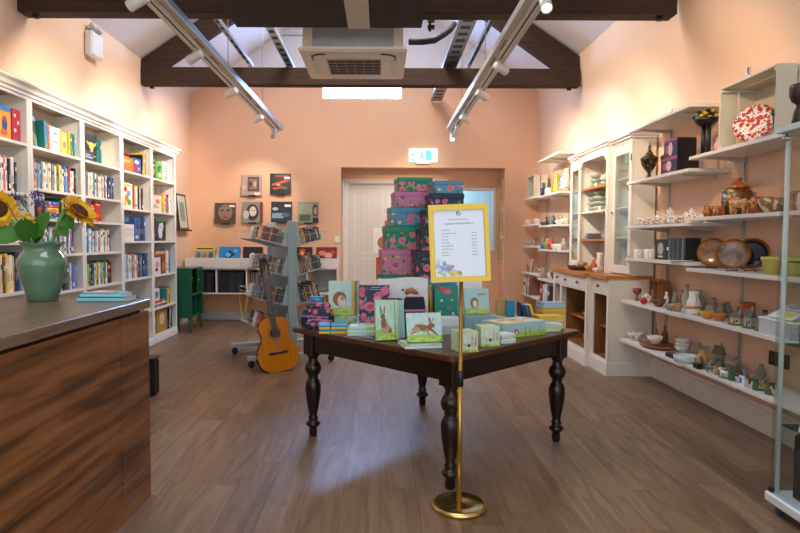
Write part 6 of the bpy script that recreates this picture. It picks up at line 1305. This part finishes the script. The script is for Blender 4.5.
# flat notebooks at front left
for k in range(2):
    z0 = TZ+k*.027
    t = thing('notebook', f'{["lower", "upper"][k]} yellow and blue notebook lying flat at the front left', 'notebook', (-.285, 3.58, z0+.0006), R(4), 'flat yellow and blue notebooks'); m = MB()
    m.box(-.085, .085, 0, .13, 0, .012, YB_); m.box(-.085, .085, 0, .13, .022, .025, CYB); m.box(-.083, .083, .002, .128, .012, .022, P('3c8cb8')); m.build('body', t); m = MB(); m.box(-.02, -.012, -.001, .131, -.0001, .0258, K_ if k else CYB); m.build('elastic_band', t)
for k in range(3):
    gift('notebook', f'{["lowest", "middle", "topmost"][k]} meadow print notebook in the pile left of the hare notebook', 'notebook', -.115, 3.50, TZ+k*.019, .165-.005*k, .12, .018, [MEAD, SKYL, MEAD][k], rz=R(3-4*k), group='meadow notebooks lying flat')
m = MB(); m.bbox(-.04, .04, 0, .02, 0, .006, P('8c90b0', .4), .002); m.tube([(-.03, .01, .009), (.03, .01, .009)], .002, CHROME, 6); solo('pen', m, 'grey blue pen lying at the table edge left of the hare notebook', 'pen', (-.085, 3.42, TZ+.0005), R(-20))
# hare notebook
HARE_SIT = [(rect(0, 1, 0, .2), GRS), (ell(.25, .2, .3, .07), P('a0c468')), (ell(.42, .30, .2, .14), BRL), (ell(.36, .42, .13, .13), BRH), (ell(.33, .58, .1, .07), BRH), (ell(.24, .74, .03, .12, 12, .25), BRH), (ell(.4, .74, .03, .12, 12, -.15), BRH), (ell(.62, .24, .1, .08), BRH), (rect(.87, .9, 0, 1), P('4c9c50')), (ell(.3, .59, .013, .01), K_)]
gift('notebook', 'green notebook with a sitting hare cover, upright at the table front', 'notebook', .037, 3.335, TZ, .125, .03, .225, mottled('mint_wash', [(.3, '9ccca8'), (.5, 'b8dcc4'), (.7, 'cce4d4')], 25, .45, 'LINEAR'), HARE_SIT, R(14), 9, side=P('bcdccc'))
for k in range(3): gift('notebook', f'pale {["turquoise", "aqua", "mint"][k]} notebook standing {["just", "second", "third"][k]} behind the sitting hare notebook', 'notebook', .037+math.cos(R(14))*(.024+.020*k)-math.sin(R(14))*(.036+.0165*k), 3.335+math.sin(R(14))*(.024+.020*k)+math.cos(R(14))*(.036+.0165*k), TZ, .12, .014, .222-.003*k, [SKYL, P('9cccd8', .5), P('a8d8c4', .5)][k], rz=R(14), lean=9, group='pale notebooks')
gift('notebook', 'pale blue notebook lying flat under the running hare book', 'notebook', .225, 3.10, TZ, .2, .17, .012, P('d8e4e8', .5), rz=R(12), group='base notebooks'); gift('notebook', 'green meadow notebook lying flat directly beneath the running hare', 'notebook', .228, 3.105, TZ+.013, .195, .165, .010, MEAD, rz=R(14), group='base notebooks')
HARE_RUN = [(rect(0, 1, 0, .2), GRS), (ell(.5, .2, .5, .06), P('a0cc60')), (ell(.45, .48, .24, .11, 16, -.25), BRH), (ell(.25, .42, .12, .1), BRL), (ell(.7, .55, .1, .08), BRH), (ell(.66, .72, .025, .12, 12, .1), BRH), (ell(.74, .72, .025, .12, 12, -.3), BRL), ([(.25, .4), (.08, .28), (.1, .25), (.32, .36)], BRH), ([(.6, .45), (.85, .2), (.88, .23), (.66, .5)], BRH), ([(.5, .42), (.62, .18), (.66, .2), (.58, .45)], BRL), (ell(.78, .57, .02, .015), K_)]
gift('picture_book', 'square book with a running hare cover leaning at the front corner', 'book', .235, 3.14, TZ+.0235, .19, .02, .155, SKYB, HARE_RUN, R(10), 17, side=P('80c4d4'))
# bags at the left corner
def pouch(x, y, z, w_, dp, h, label, rz, mat=FLN):
    t = thing('cosmetic_bag', label, 'bag', (x, y, z+.0005), rz, 'navy floral bags'); m = MB()
    prof = rr_rect(w_/2, dp/2, min(.02, dp*.3), 4); n = len(prof); vs = []; lv = ((0, .94), (h*.12, 1), (h*.6, 1.0), (h*.95, .9), (h, .8))
    for zz, sc in lv: vs += [(px_*sc, py_*sc*(1 if zz < h*.7 else .75), zz) for px_, py_ in prof]
    fs = [tuple(range(n-1, -1, -1)), tuple(range((len(lv)-1)*n, len(lv)*n))]
    for a in range(len(lv)-1): fs += [(a*n+i, a*n+(i+1) % n, (a+1)*n+(i+1) % n, (a+1)*n+i) for i in range(n)]
    m.add(vs, fs, mat, False); m.build('body', t)
    m = MB(); m.tube([(-w_*.42, 0, h), (w_*.42, 0, h)], .004, P('d080a8', .4), 6); m.box(-w_*.5, w_*.5, -dp*.5-.001, -dp*.5, h*.55, h*.62, P('c878a0')); m.build('zip', t); return t
pouch(-.375, 3.785, TZ, .18, .10, .055, 'small navy floral bag in front at the left table corner', R(-30)); pouch(-.415, 3.925, TZ, .21, .10, .11, 'large navy floral bag with pink piping at left table corner', R(-22)); pouch(-.41, 3.93, TZ+.117, .16, .06, .03, 'flat navy and pink pouch lying on the large floral bag', R(-10))
gift('gift_box', 'small bright blue gift box standing behind the navy floral bags', 'box', -.445, 4.075, TZ+.0, .09, .04, .175, P('2c94c4', .4), [(ell(.4, .75, .25, .12), P('8c3c2c')), (ell(.6, .9, .25, .06), P('50b8d8')), (ell(.6, .6, .15, .08), P('1c3c5c'))], R(-15))
# white cards
def card(x, y, z, w_, h, label, rz, lean=12):
    t = thing('display_card', label, 'card', (x, y, z+.0006), rz, 'white display cards'); m = MB()
    pts = [(-w_/2, 0), (w_/2, 0), (w_/2, h*.955)]+[(w_/2-w_*i/10, h*(.965+.02*math.sin(i*.5))) for i in range(1, 10)]+[(-w_/2, h*.965)]
    m.prism(pts, 0, .003, P('e4e6ea', .5)); m.build('sheet', t, rot=(R(-lean), 0, 0))
    m = MB(); m.prism(ell(0, h*.72, .009, .009), -.001, 0, GRN); m.build('logo', t, rot=(R(-lean), 0, 0))
    m = MB()
    for i, L in enumerate((.05, .09, .07)):
        x_ = -L/2
        while x_ < L/2: m.box(x_, x_+.002, -.0008, 0, h*(.52-.1*i), h*(.52-.1*i)+.005, INK); x_ += .0038
    m.build('printed_text', t, rot=(R(-lean), 0, 0))
card(.145, 3.93, TZ, .33, .325, 'wide white printed card standing before the pink storage box', R(0), 5); card(.60, 4.02, TZ+.0, .17, .31, 'white printed card standing behind the brass pole', R(0), 8)
pouch(.215, 3.83, TZ, .14, .07, .20, 'dark navy velvet bag standing behind the hare notebooks', R(8), P('1c2234', .8, var=.3, scale=40)); pouch(.095, 3.84, TZ, .09, .05, .19, 'dark patterned purse standing beside the velvet bag', R(-5), mottled('dark_ikat', [(0, '1c2030'), (.55, '1c2030'), (.6, 'a88848'), (.7, '3c5c3c')], 40, .7))
m = MB(); m.tube([(-.03, 0, 0), (-.02, 0, .02), (.01, 0, .026), (.035, 0, .012), (.05, 0, .004)], [.012, .02, .02, .014, .006], P('a8743c', .5), 10); solo('brown_purse', m, 'little tan leather pouch lying on the dark purse', 'purse', (.19, 3.835, TZ+.216))
m = MB(); 
for k in range(5): a = k*1.256; m.tube([(.008*math.cos(a), .008*math.sin(a), .20), (.012*math.cos(a), .012*math.sin(a), .1), (.016*math.cos(a), .016*math.sin(a), .0)], .005, P('b89030', .6, var=.3, scale=80), 6)
m.ball((0, 0, .205), .016, P('b89030', .6)); solo('gold_tassel', m, 'gold rope tassel hanging beside the teal bird bag', 'tassel', (.325, 3.95, TZ+.05))
gift('gift_bag', 'tall teal gift bag with a red bird and flowers behind the pole', 'gift bag', .43, 3.93, TZ+.02, .155, .06, .245, P('148c7c', .45), [(ell(.35, .9, .22, .06, 14, -.3), P('d84858')), (ell(.55, .84, .16, .08), P('e06878')), (ell(.15, .94, .1, .04), P('8c4c3c')), (ell(.3, .6, .05, .04), P('e8e0c8')), (ell(.75, .62, .07, .03), P('d8b83c')), (ell(.6, .4, .06, .04), P('d8584c')), (ell(.25, .3, .05, .03), P('e8c850')), (ell(.8, .25, .05, .04), P('e8e0c8'))], R(3))
gift('gift_box', 'white ribbed box lying flat below the teal gift bag, lower', 'box', .40, 3.56, TZ, .15, .12, .05, P('b4c0c4', .5), rz=R(8), group='white boxes below the gift bag'); gift('gift_box', 'white ribbed box lying flat below the teal gift bag, upper', 'box', .405, 3.57, TZ+.051, .14, .11, .048, P('d4dee4', .5), rz=R(4), group='white boxes below the gift bag')
gift('mug_box', 'pale mug gift box with pink foxgloves at the table front corner', 'box', .445, 3.01, TZ, .105, .10, .105, mottled('foxglove_wash', [(.3, 'a4c488'), (.45, 'c0d8b0'), (.55, 'd0e0cc'), (.7, 'b0cc94')], 40, .5, 'LINEAR'), [(ell(.5, .32, .09, .08), P('6c4830')), (rect(.28, .32, .3, .75), P('b8789c')), (rect(.65, .69, .25, .8), P('c8789c')), (rect(.84, .88, .3, .7), P('b868a0')), (rect(0, 1, 0, .12), GRS), (ell(.3, .6, .12, .2), P('d0e0dc'))], R(18), group='mug gift boxes')
gift('mug_box', 'pale mug gift box with pink foxgloves right of the corner one', 'box', .585, 3.18, TZ, .105, .10, .105, mottled('foxglove_wash', [(.3, 'a4c488'), (.45, 'c0d8b0'), (.55, 'd0e0cc'), (.7, 'b0cc94')], 40, .5, 'LINEAR'), [(ell(.5, .32, .09, .08), P('6c4830')), (rect(.28, .32, .3, .75), P('b8789c')), (rect(.65, .69, .25, .8), P('c8789c')), (rect(.84, .88, .3, .7), P('b868a0')), (rect(0, 1, 0, .12), GRS), (ell(.3, .6, .12, .2), P('d0e0dc'))], R(10), group='mug gift boxes')
gift('picture_block', 'square block with a small hedgehog picture leaning behind the long box', 'picture', .625, 3.86, TZ+.085, .165, .02, .165, P('a8d0d4', .45, var=.1), [(rect(0, 1, 0, .2), GRS), (ell(.4, .42, .16, .22), BRH), (ell(.42, .38, .09, .15), P('e0d4c0')), (ell(.7, .18, .14, .05), P('d8d050')), (rect(.55, .85, .75, .78), INK)], R(8), 14)
gift('gift_box', 'low blue box the hedgehog picture block stands on', 'box', .63, 3.80, TZ, .20, .16, .084, P('8cb8c0', .5), rz=R(8))
t = thing('gift_box', 'long pale gift box with meadow sides and bird pictures on its lid', 'box', (.80, 3.60, TZ+.0006), R(30)); m = MB(); m.bbox(-.165, .165, -.10, .10, 0, .085, P('a8ccc8', .5, var=.1), .003); m.build('body', t)
m = MB(); m.M = Matrix.Translation((0, -.1, 0)); art(m, [(rect(0, 1, 0, .35), GRS), (ell(.3, .35, .05, .22), BRH), (ell(.3, .3, .03, .14), P('e0d4c0')), (ell(.7, .3, .1, .1), P('a8cc60')), (rect(.5, .52, .1, .7), P('88b050')), (rect(.6, .615, .1, .65), P('88b050')), (rect(.85, .865, .1, .75), P('88b050')), (ell(.1, .25, .06, .08), P('c8d870'))], .33, .085); m.build('front_print', t)
m = MB(); 
for (x0, x1, mt) in ((-.15, -.06, 'e8dc9c'), (-.05, .04, 'e0b878'), (.05, .15, 'c8dccc')): m.box(x0, x1, -.08, .08, .085, .086, P(mt, .5)); m.prism(ell((x0+x1)/2, 0, .03, .02), .086, .0868, P('c87c4c', .6), 'XY')
m.build('lid_print', t)
for k in range(4): gift('greeting_card_pack', f'{ORD[k+1]} pack from the bottom of the card packs right of mug box', 'card pack', .70, 3.26, TZ+k*.0135, .10, .09, .0125, [MEAD, P('e4ece4', .5), MEAD, P('dce8e4', .5)][k], rz=R(22+3*k), group='card packs')
for k, (w_, h, c_, nm) in enumerate(((.07, .12, 'c8a060', 'tan'), (.06, .11, '1c90b4', 'turquoise'))): gift('notebook', f'small {nm} notebook standing behind the long gift box', 'notebook', .86+.05*k, 4.26-.08*k, TZ+.03, w_, .03, h, P(c_, .5, var=.2), rz=R(5), lean=4)
gift('notebook_pile', 'low pale box beneath the small tan and turquoise notebooks', 'box', .90, 4.16, TZ, .16, .17, .029, MEAD, rz=R(5))
gift('notebook', 'navy notebook leaning left between turquoise and yellow ones', 'notebook', .985, 4.158, TZ, .02, .10, .13, P('1c2840', .5), rz=R(5)); 
for k, (c_, nm, x_) in enumerate((('2c6ca0', 'blue', 1.01), ('e0cc50', 'yellow', 1.038))):
    t = thing('notebook', f'{nm} notebook leaning sideways against the navy one', 'notebook', (x_, 4.05, TZ+.0045), R(5)); m = MB(); m.bbox(0, .018, 0, .10, 0, .125, P(c_, .5), .001); m.build('body', t, rot=(0, R(-16), 0))
Q = [(1.165, 4.10, [('d8b040', 'golden'), ('e8e0b0', 'cream'), ('d8bc48', 'mustard'), ('c8a838', 'ochre'), ('8cb0c8', 'pale blue')], .16, 'back right pile'), (1.085, 3.88, [('d0a838', 'golden'), ('e8dcb0', 'cream'), ('d8b448', 'mustard')], .17, 'middle right pile')]
for x_, y_, cs, w_, nm in Q:
    z = TZ
    for k, (c_, cn) in enumerate(cs):
        h = .026 if k < 4 else .034
        t = thing('notebook', f'{cn} notebook, {ORD[k+1]} from the bottom of the {nm} on the table', 'notebook', (x_, y_, z+.0006), R(8-6*(k % 2)), f'notebooks in the {nm}'); m = MB(); m.box(-w_/2, w_/2, -.06, .06, 0, .004, P(c_, .5)); m.box(-w_/2, w_/2, -.06, .06, h-.004, h, P(c_, .5)); m.box(-w_/2, w_/2, .056, .06, .004, h-.004, P(c_, .5)); m.box(-w_/2+.003, w_/2-.003, -.057, .056, .004, h-.004, P('e0b83c' if k != 4 else 'a8c4d4', .6)); m.build('body', t); z += h+.001
for k in range(3): gift('greeting_card_pack', f'pale {["lowest", "middle", "topmost"][k]} card pack at the right edge of the table', 'card pack', 1.05+.010*(k % 2), 3.695, TZ+k*.017, .15, .10, .016, [P('d8e4dc', .5), P('e0d490', .5), P('b8d4d4', .5)][k], rz=R(14-8*k), group='pale card packs at the right')
# ================================================================== GLASS DISPLAY CABINET
gc = thing('glass_cabinet', 'tall glass display cabinet on a white base at the right edge', 'display cabinet', (1.848, 2.335, 0))
CS = .45; ZT = 1.80
m = MB(); m.bbox(-.02, CS+.02, -.02, CS+.02, .05, .095, P('d8dcda', .4), .006); m.build('base', gc)
for x, y in ((.03, .03), (.03, CS-.03), (CS-.03, .03), (CS-.03, CS-.03)):
    m = MB(); m.M = Matrix.Translation((x, y, .022)) @ Matrix.Rotation(R(90), 4, 'X'); m.lathe([(.008, -.012), (.022, -.012), (.022, .012), (.008, .012)], P('3a4450', .4), 14); m.M = Matrix.Translation((x, y, 0)); m.tube([(0, 0, .03), (0, 0, .05)], .007, CHROME, 6); m.build('castor', gc)
PST = P('d4dad6', .35)
for x, y in ((.018, .012), (.018, CS-.012), (CS-.012, .012), (CS-.012, CS-.012)):
    m = MB(); m.tube([(x, y, .095), (x, y, ZT-.03)], .011, PST, 12); m.build('post', gc)
m = MB(); m.bbox(-.03, CS+.01, -.01, CS+.01, ZT-.03, ZT, P('c0ccc4', .4), .004); m.build('top_board', gc)
for nm, a in (('left', (-.006, -.001, .0, CS)), ('right', (CS+.001, CS+.006, .0, CS))): m = MB(); m.box(a[0], a[1], a[2], a[3], .096, ZT-.031, GLASS); m.build('side_glass', gc)
for a in ((-.006, -.001), (CS+.001, CS+.006)): m = MB(); m.box(0, CS, a[0], a[1], .096, ZT-.031, GLASS); m.build('end_glass', gc)
for z in (.42, .80, 1.18, 1.5):
    m = MB(); m.box(.024, CS-.024, .024, CS-.024, z, z+.006, GLASSG); m.build('glass_shelf', gc)
m = MB(); m.lathe([(.02, 0), (.02, .02), (.008, .022), (.008, .035), (0, .035)], CHROME, 12, (.012, CS-.012, ZT-.062)); m.build('corner_clamp', gc)
m = MB(); m.box(-.008, .03, CS-.012, CS+.008, .096, .115, BLACK); m.build('pane_clip', gc)
vase_((1.865, 2.70, ZT+.0006), 'dark turned goblet standing on top of the glass cabinet', wood('dark_turned_wood', [(.3, '1c120c'), (.7, '3c2a1c')], 'Z', 4, .4), [(.030, 0), (.034, .005), (.030, .03), (.026, .055), (.018, .075), (.018, .085), (.036, .10), (.045, .125), (.047, .15), (.044, .172), (.040, .172), (.038, .12), (0, .10)], cat='goblet', name='goblet')
t = H('speaker', 'small black speaker with blue light inside the glass cabinet base', 'speaker', (1.955, 2.66, .0956)); m = MB(); m.bbox(-.055, .055, -.06, .06, 0, .30, P('15171b', .35), .008); m.build('cabinet', t)
m = MB(); m.M = Matrix.Rotation(R(-90), 4, 'Y'); m.lathe([(.04, .0552), (.035, .057), (.02, .0555), (0, .0555)], P('2a2e34', .4), 20, (.2, 0, 0)); m.build('speaker_cone', t)
m = MB(); m.ball((-.057, -.02, .06), (.004, .008, .008), P('2030ff', .4, emit='2040ff', es=14), 8, 6); m.build('blue_light', t)
bl = bpy.data.lights.new('blue_streak_spot', 'SPOT'); bl.energy = 5; bl.color = (.05, .1, 1); bl.spot_size = R(12); bl.spot_blend = 1; bo = bpy.data.objects.new('blue_streak_spot', bl); COL.objects.link(bo); bo.location = (1.90, 2.73, .16); bo.rotation_euler = (Vector((2.12, 3.42, 0))-Vector((1.90, 2.73, .16))).to_track_quat('-Z', 'Y').to_euler()  # added spot standing in for the blue light's reflection on the floor
t = H('white_card', 'white folded card standing on the lowest cabinet shelf', 'card', (1.90, 2.60, .4266)); m = MB(); m.prism([(-.03, 0), (-.027, 0), (.0, .12), (-.002, .12)], -.05, .05, W_, 'XZ'); m.prism([(.03, 0), (.027, 0), (0, .12), (.002, .12)], -.05, .05, W_, 'XZ'); m.build('card', t)
tumbler((1.93, 2.70, .8066), 'clear tumbler on the second shelf of the glass cabinet', .09, .035)
